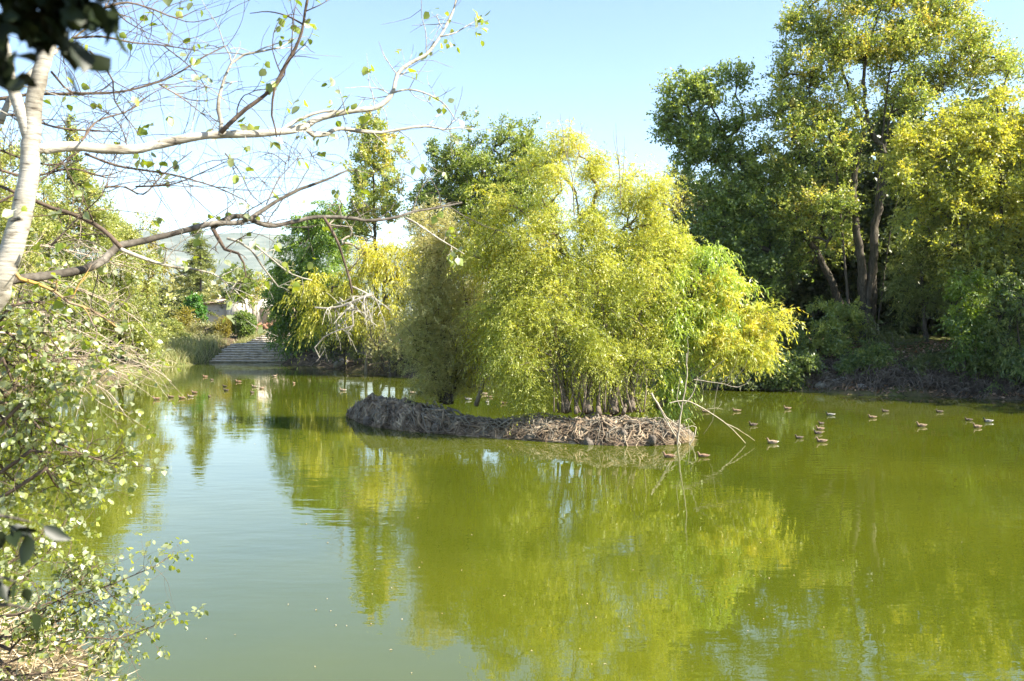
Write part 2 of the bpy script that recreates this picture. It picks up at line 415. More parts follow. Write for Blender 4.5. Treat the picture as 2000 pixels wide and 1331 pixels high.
def foliage(C, cen, sp, r, seedtint):
    """twigs from clump centres C (k,3); every twig carries leaves. returns V,Q,tint,twig curves"""
    k = len(C); nt, nl = sp['nt'], sp['nl']
    T = k * nt
    Ct = np.repeat(C, nt, 0)
    outd = unit(Ct - cen) if cen.ndim == 1 else unit(Ct - np.repeat(cen, nt, 0))
    d = unit(rdir(r, T) * 1.0 + outd * sp.get('out', .6) + np.array([0, 0, sp.get('up', .2)]))
    s = Ct + r.randn(T, 3) * sp.get('sc', .12)
    ln = sp['tw'] * (.5 + .8 * r.rand(T))
    t = (np.arange(nl)[None, :] + r.rand(T, nl)) / nl
    g = sp.get('g', .2)
    P = s[:, None] + d[:, None] * (ln[:, None] * t)[..., None]
    P[..., 2] -= g * ln[:, None] * t ** 2
    tg = d[:, None] * np.ones((T, nl, 1)); tg = tg.copy(); tg[..., 2] -= 2 * g * t
    A = unit(unit(tg) * sp.get('along', .6) + r.randn(T, nl, 3) * sp.get('rn', .5) + np.array([0, 0, -sp.get('dr', .2)]))
    A = A.reshape(-1, 3); P = P.reshape(-1, 3)
    Sd = unit(np.cross(A, unit(r.randn(len(A), 3) * .8 + np.array([0, 0, .6]))))
    n = len(P)
    sz = .5 + .9 * r.rand(n) ** 1.4
    V, Q = leaf_quads(P, A, Sd, sp['L'] * sz * (.85 + .4 * r.rand(n)), sp['W'] * sz * (.85 + .3 * r.rand(n)))
    ct = np.clip(sp.get('t0', .4) + .22 * r.randn(k), 0, 1)
    tint = np.repeat(ct, nt * nl) + .16 * r.randn(n)
    if 'tz' in sp:   # tint rises with height, so upper clumps are paler
        zz = (P[:, 2] - P[:, 2].min()) / (np.ptp(P[:, 2]) + 1e-6); tint += sp['tz'] * (zz - .5)
    return V, Q, np.repeat(np.clip(tint, 0, 1), 4)

def blob_pts(blobs, n, r, shell=.45, sig=.2, kd=6):
    """clump centres: every blob is broken into separate sprays with gaps between them"""
    w = np.array([(b[1][0] * b[1][1] * b[1][2]) ** .72 for b in blobs]); w /= w.sum()
    pts, cen = [], []
    for (c, rad), f in zip(blobs, w):
        m = max(2, int(round(n * f)))
        if shell >= .6:      # clipped shrubs keep an even skin
            u = rdir(r, m) * (shell + (1 - shell) * r.rand(m, 1)); pts.append(c + u * rad); cen.append(np.repeat(c[None], m, 0)); continue
        k = max(7, m // kd)
        sc = rdir(r, k) * (shell + (1 - shell) * r.rand(k, 1) ** .6) * (1 + .16 * r.randn(k, 1))
        w2 = r.rand(k) + .25
        pick = r.choice(k, m, p=w2 / w2.sum())
        u = sc[pick] + r.randn(m, 3) * np.array([sig, sig, sig * 1.15])
        pts.append(c + u * rad); cen.append(c + sc[pick] * rad * .7 - np.array([0, 0, rad[2] * .25]))
    return np.concatenate(pts), np.concatenate(cen)

def grow(trunks, targets, r, mb, rtip=.012, minh=.25, power=.5, up=.12, wig=.06, step=.5):
    """limbs from the trunk curves to every clump centre; tapered by the number of tips carried"""
    P, par, fix = [], [], []
    ok = []
    for pts, r0, r1 in trunks:
        n = len(pts)
        for i in range(n):
            P.append(pts[i]); par.append(len(P) - 2 if i else -1)
            fix.append(r0 + (r1 - r0) * (i / (n - 1)) ** .8); ok.append(i / (n - 1) >= minh)
    nb = len(P)
    P = list(P); cnt0 = len(P)
    A = np.array(P)
    d0 = np.min(np.linalg.norm(targets[:, None] - A[None], axis=2), 1)
    okA = list(ok)
    paths = []
    buf = np.zeros((cnt0 + len(targets) * 40, 3)); buf[:cnt0] = A
    okb = np.zeros(len(buf), bool); okb[:cnt0] = ok
    N = cnt0; parent = list(par)
    for ti in np.argsort(d0):
        t = targets[ti]
        dv = t - buf[:N]; dist = np.linalg.norm(dv, axis=1)
        cost = dist + .8 * np.maximum(0, -dv[:, 2]) + np.where(okb[:N], 0, 1e6)
        j = int(np.argmin(cost)); p = buf[j].copy(); d = dist[j]
        m = int(min(38, max(2, round(d / step))))
        mid = (p + t) / 2 + np.array([0, 0, up * d]) + r.randn(3) * wig * d
        s = np.linspace(0, 1, m + 1)[1:, None]
        pts = (1 - s) ** 2 * p + 2 * s * (1 - s) * mid + s * s * t
        if m > 2: pts[:-1] += r.randn(m - 1, 3) * wig * min(d / m, .6)
        idx = [j]
        for q in range(m):
            buf[N] = pts[q]; okb[N] = True; parent.append(idx[-1]); idx.append(N); N += 1
        paths.append(idx)
    cnt = np.zeros(N)
    for idx in paths: cnt[idx[-1]] += 1
    for i in range(N - 1, cnt0 - 1, -1):
        cnt[parent[i]] += cnt[i]
    rad = rtip * np.maximum(cnt, 1) ** power
    for idx in paths:
        pr = rad[idx].copy(); pr[0] = min(pr[0], pr[1] * 1.25) if idx[0] >= cnt0 else pr[1] * 1.15
        mb.tube(buf[idx], pr, 6 if pr[0] > .03 else 4, cap=False)

def trunk_mesh(trunks, sides=10):
    mb = MB()
    for q, (pts, r0, r1) in enumerate(trunks):
        n = len(pts); f = (np.arange(n) / (n - 1))
        rad = r0 + (r1 - r0) * f ** .8
        rad[:3] *= np.array([1.35, 1.15, 1.05])[:min(3, n)]
        mb.tube(pts, rad, sides, bump=.05, seed=q)
    return mb

def px_blobs(bl, D, depth=1.0):
    out = []
    for b in bl:
        d = b[4] if len(b) > 4 else D
        c = at(b[0], b[1], d); s = d / FOC
        rx, rz = b[2] * s, b[3] * s
        out.append((c, np.array([rx, (rx * .6 + rz * .4) * depth, rz])))
    return out

TREES = []
def tree(name, label, cat, D, blobs, trunks, sp, n, group=None, seed=1, bark='bark', depth=1.0, minh=.3, rtip=None, shell=.45, limbs=True, base=True, up=.12):
    r = np.random.RandomState(seed)
    bl = px_blobs(blobs, D, depth)
    tr = []
    for t in trunks:
        pts = [at(p[0], p[1], p[2] if len(p) > 2 else D) for p in t[0]]
        if base and (len(t) < 4 or t[3]):
            pts[0][2] = gz1(pts[0][0], pts[0][1]) - .15 if base is True else base
        c = spline(pts, .35); c[1:-1] += r.randn(len(c) - 2, 3) * t[1] * .10
        tr.append((c, t[1], t[2]))
    root = thing(name, label, cat, tr[0][0][0], group)
    C, cen = blob_pts(bl, n, r, shell, sp.get('cl', .2), sp.get('kd', 6))
    g0 = gz(C[:, 0], C[:, 1])
    C[:, 2] = np.maximum(C[:, 2], np.maximum(g0, 0) + .25)
    mb = trunk_mesh(tr)
    if limbs:
        grow(tr, C, r, mb, rtip or .0016 * sp['tw'] + .0002 * D, minh, up=up)
    mb.build('trunk', M[bark], root)
    V, Q, t = foliage(C, cen, sp, r, seed)
    low = (V.reshape(-1, 4, 3)[:, :, 2].min(1) > .05)      # no leaf under the water
    V = V.reshape(-1, 4, 3)[low].reshape(-1, 3); t = t.reshape(-1, 4)[low].ravel()
    quadmesh('crown', V, np.arange(len(V)).reshape(-1, 4), M[sp['m']], root, tint=t)
    TREES.append((name, len(V) // 4))
    return root

def spc(m, L, W, tw, nt, nl, **k):
    d = dict(m=m, L=L, W=W, tw=tw, nt=nt, nl=nl); d.update(k); return d

# ---------------------------------------------------------------- the islet
fr_px = [(678, 815), (720, 832), (800, 843), (900, 851), (1000, 859), (1100, 866), (1200, 871), (1300, 870), (1352, 862)]
FR = spline([onz(x, y) for x, y in fr_px], .25)
NF = len(FR)
fu = np.linspace(0, 1, NF)
def ip(u, tab): return np.interp(u, tab[0], tab[1])
I_W = ([0, .06, .2, .4, .6, .8, .93, 1], [.25, 1.6, 2.9, 2.6, 2.8, 3.4, 2.4, .4])
I_H = ([0, .04, .12, .25, .36, .45, .58, .66, .8, .9, .97, 1], [.04, .30, .66, .60, .56, .42, .34, .46, .58, .44, .22, .03])
def islet(u, v):
    """u along the shore facing the camera, v 0 (near waterline) .. 1 (far waterline)"""
    u = np.asarray(u, float); v = np.asarray(v, float)
    f = np.stack([np.interp(u, fu, FR[:, k]) for k in range(2)], -1)
    wv = ip(u, I_W)
    x = f[..., 0] + .35 * wv * v; y = f[..., 1] + .94 * wv * v
    h = ip(u, I_H)
    prof = np.clip(np.sin(np.pi * np.clip(v, 0, 1) ** .75), 0, 1) ** .8
    rid = 1 - np.abs(fbm(u * 75 + 1.5 * fbm(x, y, 3), v * 3.2, 44, 3)) * 2.2
    z = h * prof + (.24 * fbm(x * 1.1, y * 1.1, 21) + .14 * fbm(x * 3.3, y * 3.3, 33) + .05 * rid) * np.minimum(1, prof * 2) * np.minimum(1, h * 2)
    z = np.where((v < 0) | (v > 1), -.25, z - .02)
    return np.stack([x, y, z], -1)
nu, nv = 320, 64
U, Vv = np.meshgrid(np.linspace(0, 1, nu), np.concatenate([[-.06], np.linspace(0, 1, nv - 2), [1.06]]), indexing='ij')
IV = islet(U, Vv)
q = (np.arange(nu - 1)[:, None] * nv + np.arange(nv - 1)[None, :]).ravel()
isl = quadmesh('island', IV, np.stack([q, q + nv, q + nv + 1, q + 1], -1), M['island'], smooth=True); tag(isl, None, None, kind='structure')

# exposed roots: an uncountable mat all over the mound
r = np.random.RandomState(5)
mb = MB()
def root_run(u0, du, v0, v1, rad, lift):
    n = 12
    t = np.linspace(0, 1, n)
    u = np.clip(u0 + du * t + .009 * np.cumsum(r.randn(n)), 0.0, 1); v = v0 + (v1 - v0) * t + .02 * np.cumsum(r.randn(n))
    p = islet(u, np.clip(v, 0.0, .98)); p[:, 2] += .02 + 1.6 * lift * (1 + .6 * r.randn(n)) + lift * 1.6 * np.sin(t * math.pi) * r.rand()
    mb.tube(p, rad * 1.9 * (1 - .6 * t) * (1 + .15 * r.randn(n)), 5, cap=False)
for i in range(700):
    u0 = r.rand() ** 1.6
    root_run(u0, r.randn() * .06 - .012, .15 + .5 * r.rand(), -.02 + .12 * r.rand(), .007 + .036 * r.rand() ** 3, .03)
for i in range(260):     # the tangle at the foot of the tamarisk, fanning out
    u0 = .27 + .03 * r.randn()
    root_run(u0, r.randn() * .07, .42 + .1 * r.randn(), .0 + .1 * r.rand(), .014 + .045 * r.rand() ** 2.5, .08)
for i in range(90):     # fan below the willow stems
    u0 = .80 + .05 * r.randn()
    root_run(u0, r.randn() * .08 + .03, .45 + .1 * r.randn(), .0 + .1 * r.rand(), .010 + .032 * r.rand() ** 2.5, .05)
o = mb.build('root_tangle', M['root']); tag(o, 'tangled dark roots matted over the islet in the pond', 'roots', kind='stuff')
# weathered grey strands lying over the dark mat
mb = MB()
for i in range(260):
    u0 = r.rand() ** 1.1
    root_run(u0, r.randn() * .07 - .02, .2 + .45 * r.rand(), -.02 + .15 * r.rand(), .008 + .012 * r.rand() ** 2, .07)
for i in range(90):
    u0 = .27 + .04 * r.randn()
    root_run(u0, r.randn() * .09, .45 + .1 * r.randn(), .0 + .1 * r.rand(), .010 + .014 * r.rand(), .09)
o = mb.build('pale_roots', M['bark_pale']); tag(o, 'weathered grey root strands lying over the dark root mat', 'roots', kind='stuff')
# dry straw and fallen leaves on the sunny right half of the islet
n = 4200
u = .5 + .49 * r.rand(n) ** .7; v = .05 + .6 * r.rand(n)
P = islet(u, v); P[:, 2] += .02
A = unit(np.stack([.5 * r.randn(n) + .35, -.55 + .4 * r.randn(n), -.5 + .3 * r.randn(n)], -1)); Sd = unit(np.cross(A, rdir(r, n)))
V, Q = leaf_quads(P, A, Sd, .12 + .25 * r.rand(n), .008 + .012 * r.rand(n))
V[:, 2] = np.maximum(V[:, 2], .01)
o = quadmesh('straw_litter', V, Q, M['straw'], tint=np.repeat(r.rand(n), 4)); tag(o, 'pale dry straw and litter on the sunny end of the islet', 'dry litter', kind='stuff')

# willows and tamarisk of the islet
W1 = spc('willow', .088, .024, .75, 12, 18, cl=.15, kd=13, g=.75, out=.6, up=.45, along=.7, rn=.6, dr=.3, t0=.42, tz=.35, sc=.2)
tree('willow_tree', 'large lime yellow willow clump with many stems in the middle of the islet', 'tree', 31.7,
     [(1125, 370, 62, 80), (1115, 460, 85, 70), (1010, 450, 70, 70), (960, 480, 45, 55), (1235, 430, 60, 75), (1100, 560, 165, 110), (1265, 570, 95, 110), (1080, 660, 110, 75, 31.2), (1048, 740, 30, 52, 30.6), (1180, 680, 75, 50, 31.2), (1110, 735, 40, 30, 31.6),
      (1262, 690, 60, 60, 31), (1262, 745, 30, 50, 31.2), (1055, 350, 38, 45), (1128, 312, 26, 34), (1190, 340, 40, 34), (1165, 318, 18, 24), (1085, 318, 16, 26), (1020, 620, 70, 110), (1260, 370, 45, 55), (1290, 470, 50, 60)],
     [([(1105, 803, 30.6), (1098, 740), (1085, 660), (1100, 570), (1110, 500), (1075, 435)], .11, .035),
      ([(1150, 806, 30.4), (1150, 720), (1140, 640), (1128, 560), (1135, 470), (1125, 380)], .12, .03),
      ([(1200, 806, 30.3), (1195, 720), (1180, 620), (1165, 540), (1190, 480), (1225, 440)], .12, .03),
      ([(1235, 800, 30.3), (1232, 730), (1240, 650), (1265, 570), (1290, 500)], .10, .03),
      ([(1170, 808, 30), (1160, 750), (1110, 690), (1045, 600), (1000, 540)], .08, .03),
      ([(1218, 806, 30), (1228, 760), (1225, 690), (1210, 640)], .06, .03),
      ([(1125, 806, 30), (1118, 760), (1070, 710), (1040, 680)], .06, .025)]
     # thicket of stems at the foot of the clump
     + [([(1082 + 170 * k / 33 + 5 * math.sin(k * 7.1), 806, 30.2 + .9 * ((k * 37) % 10) / 10), (1082 + 170 * k / 33 + 12 * math.sin(k * 3.3), 745, 30.4 + .9 * ((k * 37) % 10) / 10),
         (1075 + 185 * k / 33 + 26 * math.sin(k * 5.7), 670 - 30 * math.sin(k * 2.2), 30.6 + .9 * ((k * 37) % 10) / 10)], .022 + .022 * ((k * 13) % 7) / 7, .012) for k in range(34)],
     W1, 1650, seed=3, base=False, bark='stem_bark', minh=.3, depth=.85)
W2 = spc('willow_green', .15, .034, .8, 9, 14, g=1.0, out=.6, up=.25, along=1, rn=.35, dr=.5, t0=.45, tz=.3)
tree('willow_tree', 'greener weeping willow bent out to the right of the lime clump on the islet', 'tree', 31.6,
     [(1375, 535, 55, 50), (1350, 600, 45, 45), (1400, 590, 40, 45), (1290, 745, 35, 50), (1305, 790, 24, 34), (1325, 650, 40, 40)],
     [([(1262, 800, 31), (1270, 740), (1290, 660), (1330, 590), (1370, 530)], .09, .025)], W2, 200, seed=12, base=False, minh=.35)
W3 = spc('willow', .14, .036, .6, 9, 14, g=.5, out=.8, up=.1, along=.8, rn=.5, dr=.3, t0=.62, tz=.2)
tree('willow_tree', 'leaning willow with bright yellow tips reaching low over the water right of the islet', 'tree', 31.4,
     [(1440, 650, 60, 40), (1490, 650, 45, 38), (1415, 690, 45, 30), (1500, 620, 30, 25), (1385, 660, 40, 40), (1430, 545, 22, 35), (1400, 580, 35, 30), (1470, 690, 40, 20)],
     [([(1285, 796, 31), (1305, 775), (1345, 752), (1390, 715), (1440, 680), (1490, 660)], .075, .02)], W3, 210, seed=15, base=False, minh=.5)
W4 = spc('tamarisk', .11, .024, .7, 11, 20, g=.35, out=.5, up=.45, along=.7, rn=.5, dr=.1, t0=.45, tz=.5, sc=.16)
tree('tamarisk_tree', 'feathery dull olive tamarisk with brownish crown on the rooty hump of the islet', 'tree', 34,
     [(860, 480, 55, 50), (850, 560, 60, 70), (895, 600, 70, 80), (870, 670, 75, 70), (835, 640, 45, 60), (925, 660, 50, 60), (850, 735, 45, 40), (840, 440, 35, 35), (890, 745, 45, 35), (830, 765, 30, 18)],
     [([(872, 788, 34.2), (876, 730), (868, 650), (858, 560), (855, 480)], .13, .03), ([(880, 788, 34.2), (895, 720), (915, 640), (905, 560)], .09, .025),
      ([(862, 786, 34.2), (845, 720), (832, 640)], .07, .025)],
     W4, 620, seed=21, base=False, minh=.2)
W5 = spc('willow_gold', .13, .034, .8, 8, 14, g=1.0, out=.5, up=.2, along=1, rn=.4, dr=.5, t0=.45)
tree('willow_tree', 'slender willow with one pale curved trunk between tamarisk and lime clump', 'tree', 33,
     [(960, 500, 55, 70), (975, 610, 50, 70), (1005, 690, 45, 55), (950, 680, 35, 50), (930, 450, 45, 40), (1020, 740, 28, 35)],
     [([(930, 792, 33.3), (943, 748), (948, 720), (962, 660), (965, 580), (955, 500)], .075, .025), ([(944, 740), (930, 722), (905, 710)], .03, .015)],
     W5, 240, seed=23, base=False, bark='bark_pale', minh=.4)
# bare leaders standing above the willow
root = thing('dead_branch', 'bare thin leader standing dead above the top of the lime willow', 'branch', at(1122, 400, 31))
mb = MB()
def stick(mb, pts, D, r0, r1, step=.2, sides=5, wob=.25, rr=r):
    c = spline([at(p[0], p[1], p[2] if len(p) > 2 else D) for p in pts], step)
    c[1:-1] += rr.randn(max(0, len(c) - 2), 3) * r0 * wob
    mb.tube(c, np.linspace(r0, r1, len(c)), sides, cap=False); return c
stick(mb, [(1122, 420), (1118, 350), (1106, 300), (1096, 240), (1094, 222)], 31, .03, .006)
stick(mb, [(1108, 308), (1112, 250), (1113, 225)], 31, .014, .004)
stick(mb, [(1120, 345), (1132, 285), (1138, 250), (1143, 240)], 31, .018, .004); stick(mb, [(1137, 262), (1133, 232)], 31, .01, .003)
mb.build('twig', M['bark_pale'], root)
root = thing('dead_branch', 'bare forked leader standing dead above the right shoulder of the willow', 'branch', at(1212, 400, 31))
mb = MB()
stick(mb, [(1212, 400), (1210, 330), (1204, 270), (1203, 240)], 31, .026, .005); stick(mb, [(1216, 360), (1220, 290), (1219, 265)], 31, .018, .004); stick(mb, [(1210, 330), (1199, 270), (1198, 255)], 31, .014, .004)
mb.build('twig', M['bark_pale'], root)

# bleached fallen wood at the right tip
def dead(label, main, subs, D=29.2, r0=.05, r1=.02, mat='dead_wood'):
    p0 = at(main[0][0], main[0][1], D)
    root = thing('dead_branch', label, 'branch', p0, 'bleached branches at the tip of the islet')
    mb = MB(); stick(mb, main, D, r0 * .72, r1 * .72); mb.build('stem', M[mat], root)
    for s in subs:
        mb = MB(); stick(mb, s[0], D, s[1] * .72, s[2] * .72); mb.build('twig', M[mat], root)
dead('upright bleached branch forking like a Y, standing in the water off the islet', [(1321, 876), (1326, 840), (1333, 790), (1340, 750), (1342, 720), (1341, 690)],
     [([(1336, 790), (1350, 775), (1360, 750), (1362, 735)], .028, .012), ([(1331, 800), (1322, 780), (1326, 755), (1328, 735)], .02, .008), ([(1340, 715), (1344, 690), (1342, 660)], .018, .008)])
dead('long thin bleached branch slanting down into the water right of the islet', [(1308, 788), (1335, 783), (1360, 791), (1400, 815), (1430, 838), (1456, 866)],
     [([(1418, 828), (1440, 838), (1474, 861)], .02, .009), ([(1380, 800), (1400, 797), (1412, 800)], .012, .005), ([(1400, 800), (1408, 790), (1410, 782)], .01, .004)], r0=.03, r1=.016)
dead('thick bleached branch lying slanted against the islet down to the waterline', [(1272, 768), (1290, 800), (1308, 835), (1322, 858), (1336, 880)],
     [([(1285, 790), (1310, 830), (1330, 862)], .03, .014), ([(1300, 815), (1325, 833), (1340, 852)], .03, .014)], r0=.05, r1=.03)
dead('curled bleached branch hooked above the water beside the upright one', [(1345, 872), (1357, 850), (1359, 835), (1352, 832), (1335, 838), (1322, 848)],
     [([(1346, 872), (1347, 850), (1344, 828)], .02, .012), ([(1336, 822), (1346, 818), (1358, 830)], .015, .008), ([(1325, 848), (1340, 855), (1345, 845)], .016, .01)], r0=.035, r1=.015)
dead('bare arching branch with comb of curved twigs hanging over the water', [(1355, 742), (1385, 746), (1415, 751), (1440, 757), (1458, 750), (1467, 738)],
     [([(1420, 752), (1440, 735), (1455, 715), (1462, 695)], .014, .006), ([(1405, 750), (1425, 735), (1438, 705), (1440, 690)], .014, .006), ([(1430, 755), (1447, 757), (1446, 765)], .014, .006),
      ([(1403, 750), (1398, 772), (1395, 800)], .014, .009), ([(1395, 800), (1392, 822), (1374, 848)], .012, .008), ([(1368, 743), (1374, 765), (1372, 778)], .01, .004), ([(1360, 742), (1385, 725), (1420, 700)], .018, .008)], r0=.03, r1=.01, mat='bark_pale')

# ---------------------------------------------------------------- ducks
def duck_mat(name, a, b, c, sc=28):
    return rough_mat(name, [(.36, a), (.5, b), (.64, c)], sc, rough=.7, spec=.3, detail=3)
M['duck_brown'] = duck_mat('brown_plumage', (.07, .045, .03), (.20, .135, .085), (.36, .26, .17))
M['duck_dark'] = duck_mat('dark_plumage', (.025, .02, .015), (.08, .06, .045), (.16, .12, .09))
M['duck_pale'] = duck_mat('pale_plumage', (.13, .09, .06), (.26, .19, .13), (.42, .34, .25))
M['duck_rust'] = duck_mat('rusty_plumage', (.10, .055, .035), (.25, .145, .09), (.40, .27, .18))
M['duck_grey'] = duck_mat('grey_plumage', (.11, .105, .10), (.20, .19, .18), (.31, .3, .28))
M['duck_green'] = duck_mat('green_plumage', (.01, .02, .015), (.015, .045, .03), (.02, .07, .045))
M['duck_white'] = duck_mat('white_plumage', (.35, .33, .3), (.48, .46, .42), (.6, .58, .54))
M['bill'] = duck_mat('bill_horn', (.28, .20, .06), (.40, .30, .10), (.45, .36, .14))
M['eye'] = duck_mat('dark_eye', (.005, .005, .005), (.01, .01, .01), (.015, .015, .015))
SPN = np.array([(-.275, .105, .008, .005), (-.235, .092, .036, .018), (-.18, .074, .07, .042), (-.11, .058, .10, .07), (-.02, .05, .115, .085), (.07, .052, .108, .088),
                (.135, .066, .085, .08), (.175, .098, .056, .06), (.19, .14, .038, .042), (.197, .178, .034, .038), (.213, .207, .038, .036), (.24, .212, .037, .034), (.266, .203, .026, .024), (.279, .198, .012, .012)])
def loft(S_, sides=14):
    n = len(S_)
    c = np.stack([S_[:, 0], 0 * S_[:, 0], S_[:, 1]], -1)
    tg = unit(np.gradient(c, axis=0)); nr = np.stack([-tg[:, 2], 0 * tg[:, 0], tg[:, 0]], -1)
    th = np.arange(sides) * 2 * math.pi / sides
    V = c[:, None] + (np.cos(th)[None, :, None] * np.array([0, 1, 0]) * S_[:, 2][:, None, None] + np.sin(th)[None, :, None] * nr[:, None] * S_[:, 3][:, None, None])
    i = np.arange(n - 1)[:, None] * sides; j = np.arange(sides)[None, :]; k = (j + 1) % sides
    Q = np.stack([i + j, i + k, i + sides + k, i + sides + j], -1).reshape(-1, 4)
    V = np.concatenate([V.reshape(-1, 3), c[-1:], c[:1]]); e = n * sides
    T = [[(n - 1) * sides + q, (n - 1) * sides + (q + 1) % sides, e] for q in range(sides)] + [[(q + 1) % sides, q, e + 1] for q in range(sides)]
    return V, Q, T
def dense(S_, k=2):
    t = np.arange(len(S_)); tt = np.linspace(0, len(S_) - 1, (len(S_) - 1) * k + 1)
    P = spline(S_[:, :], 1e9) if False else np.stack([np.interp(tt, t, S_[:, q]) for q in range(4)], -1)
    for _ in range(2): P[1:-1] = .25 * P[:-2] + .5 * P[1:-1] + .25 * P[2:]
    return P
DP = {}
def duck_parts(kind):
    if kind in DP: return DP[kind]
    D_ = dense(SPN); V, Q, T = loft(D_)
    ring = np.concatenate([np.repeat(np.arange(len(D_) - 1), 14), np.full(14, len(D_) - 2), np.zeros(14, int)])
    frac = ring / (len(D_) - 1)
    mats = {'brown': ['duck_brown', 'duck_brown', 'duck_brown', 'duck_pale'], 'dark': ['duck_dark'] * 3 + ['duck_brown'], 'pale': ['duck_pale', 'duck_pale', 'duck_brown', 'duck_white'],
            'rust': ['duck_rust', 'duck_rust', 'duck_brown', 'duck_pale'], 'drake': ['duck_grey', 'duck_dark', 'duck_green', 'duck_white']}[kind]
    mi = np.where(frac > .69, 2, np.where(frac > .47, 1, np.where(frac < .14, 3, 0)))
    b = quadmesh('body', V, Q, [M[x] for x in mats], None, None, True, T, mi)
    bl = np.array([(.262, .202, .014, .012), (.285, .196, .014, .008), (.312, .190, .017, .006), (.33, .187, .013, .004)])
    V, Q, T = loft(dense(bl), 10); bill = quadmesh('bill', V, Q, M['bill'], None, None, True, T)
    wings = []
    for s in (-1, 1):
        W_ = np.array([(.10, .085, .012, .03), (.06, .09, .022, .05), (-.03, .09, .026, .05), (-.12, .098, .018, .035), (-.20, .108, .008, .012), (-.235, .112, .003, .004)])
        V, Q, T = loft(dense(W_), 10); off = np.interp(V[:, 0], [-.235, -.1, 0, .1], [.03, .085, .102, .078]); V[:, 1] += s * off
        wm = {'brown': 'duck_brown', 'dark': 'duck_dark', 'pale': 'duck_pale', 'rust': 'duck_rust', 'drake': 'duck_grey'}[kind]
        wings.append(quadmesh('wing', V, Q, M[wm], None, None, True, T))
    parts = [b, bill] + wings
    for s in (-1, 1):
        V, Q, T = loft(np.array([(.238, .216, .003, .003), (.244, .216, .006, .006), (.250, .216, .003, .003)]), 8); V[:, 1] += s * .034
        parts.append(quadmesh('eye', V, Q, M['eye'], None, None, True, T))
    for p in parts: COL.objects.unlink(p)
    DP[kind] = parts; return parts
DUCKS = [
 (1509, 867, 180, 'pale', 1.1, 'pale brown duck, largest in view, swimming just right of the slanting dead branches'),
 (1307, 894, 175, 'rust', 1, 'dark headed reddish duck directly below the bare tip of the islet'),
 (1374, 893, 180, 'rust', 1, 'rusty brown duck trailing the one below the tip of the islet'),
 (1378, 806, 170, 'brown', 1, 'brown duck half hidden by the leaning dead stick beside the islet'),
 (1439, 804, 180, 'brown', 1, 'brown duck by the bank shadow, just right of the leaning dead stick'),
 (1471, 832, 200, 'dark', .95, 'small dark duck alone between the dead stick and the tight cluster of five'),
 (1538, 800, 180, 'brown', .95, 'brown duck at the left end of the bank shadow, above the tight cluster'),
 (1622, 812, 185, 'drake', 1, 'grey drake on bright green water just above the tight cluster of five'),
 (1604, 829, 215, 'dark', .85, 'small dark duck, topmost of the tight cluster of five on open water'),
 (1602, 840, 180, 'brown', .95, 'brown duck, second from the top of the tight cluster of five'),
 (1598, 848, 190, 'dark', .95, 'dark duck in the middle of the tight cluster of five'),
 (1561, 857, 200, 'dark', .9, 'dark duck set apart on the left side of the tight cluster of five'),
 (1605, 864, 175, 'brown', 1.05, 'brown duck, lowest of the tight cluster of five'),
 (1704, 817, 180, 'brown', .98, 'light brown duck right of the grey drake, below the shadow of the bank'),
 (1729, 805, 185, 'dark', .95, 'dim duck on the rim of the bank shadow under the grey rocks'),
 (1800, 834, 178, 'brown', 1.08, 'stout brown duck on sunlit green water, right of the light brown one'),
 (1909, 836, 180, 'brown', 1, 'brown duck closest to the right edge on sunlit green water'),
 (1930, 825, 182, 'drake', 1.05, 'pale sided drake with a black head inside the bank shadow'),
 (1892, 822, 190, 'dark', .9, 'dark duck almost lost in shadow left of the pale sided drake'),
 (1835, 806, 180, 'dark', .9, 'dusky duck deep in the bank shadow beneath the dry brush'),
 (401, 737, 190, 'rust', 1, 'rusty duck close to the reeds beside the stone steps'),
 (414, 743, 250, 'dark', .9, 'small dark duck facing the camera below the stone steps'),
 (466, 747, 175, 'rust', 1.05, 'orange tinted duck on the green reflection in front of the steps'),
 (536, 736, 0, 'pale', 1, 'pale duck close to the shaded bank right of the steps'),
 (574, 750, 260, 'brown', .9, 'brown duck facing the camera alone on green water right of the pale reflection'),
 (670, 764, 185, 'pale', 1.05, 'light tan duck alone off the left tip of the islet'),
 (439, 756, 170, 'dark', .95, 'dark duck, upper of the two dark ones on the blue reflection'),
 (442, 764, 185, 'dark', .95, 'dark duck, lower of the two dark ones on the blue reflection'),
 (497, 757, 180, 'pale', 1.05, 'cream duck at the left side of the pale step reflection'),
 (511, 760, 10, 'brown', 1, 'brown duck touching the cream one on the pale reflection'),
 (493, 768, 250, 'dark', .9, 'small black duck just below the cream one on the pale reflection'),
 (409, 776, 265, 'dark', .85, 'small black duck alone, lowest on the blue reflection'),
 (306, 781, 180, 'rust', 1.05, 'rusty duck under the hanging bare twigs, first of the flock from the left'),
 (334, 777, 180, 'brown', 1.05, 'brown duck under the hanging bare twigs, second of the flock from the left'),
 (355, 779, 180, 'rust', 1, 'rusty duck, left one of the touching pair on blue water'),
 (372, 776, 180, 'pale', 1, 'whitish duck, right one of the touching pair on blue water'),
 (380, 769, 170, 'rust', 1, 'orange brown duck just above the touching pair on blue water'),
 (806, 769, 185, 'pale', 1, 'pale duck swimming just behind the rooty hump of the islet'),
 (914, 782, 175, 'drake', 1, 'white flanked drake in the islet gap left of the slender pale trunk'),
 (946, 771, 180, 'pale', 1, 'pale duck in the islet gap right of the slender trunk'),
 (956, 777, 185, 'brown', .95, 'brown duck below the pale one in the islet gap'),
 (952, 787, 80, 'drake', .9, 'drake facing away in the islet gap under the hanging leaves'),
 (984, 789, 180, 'rust', .9, 'rusty duck in the islet gap nearest the lime willow stems')]
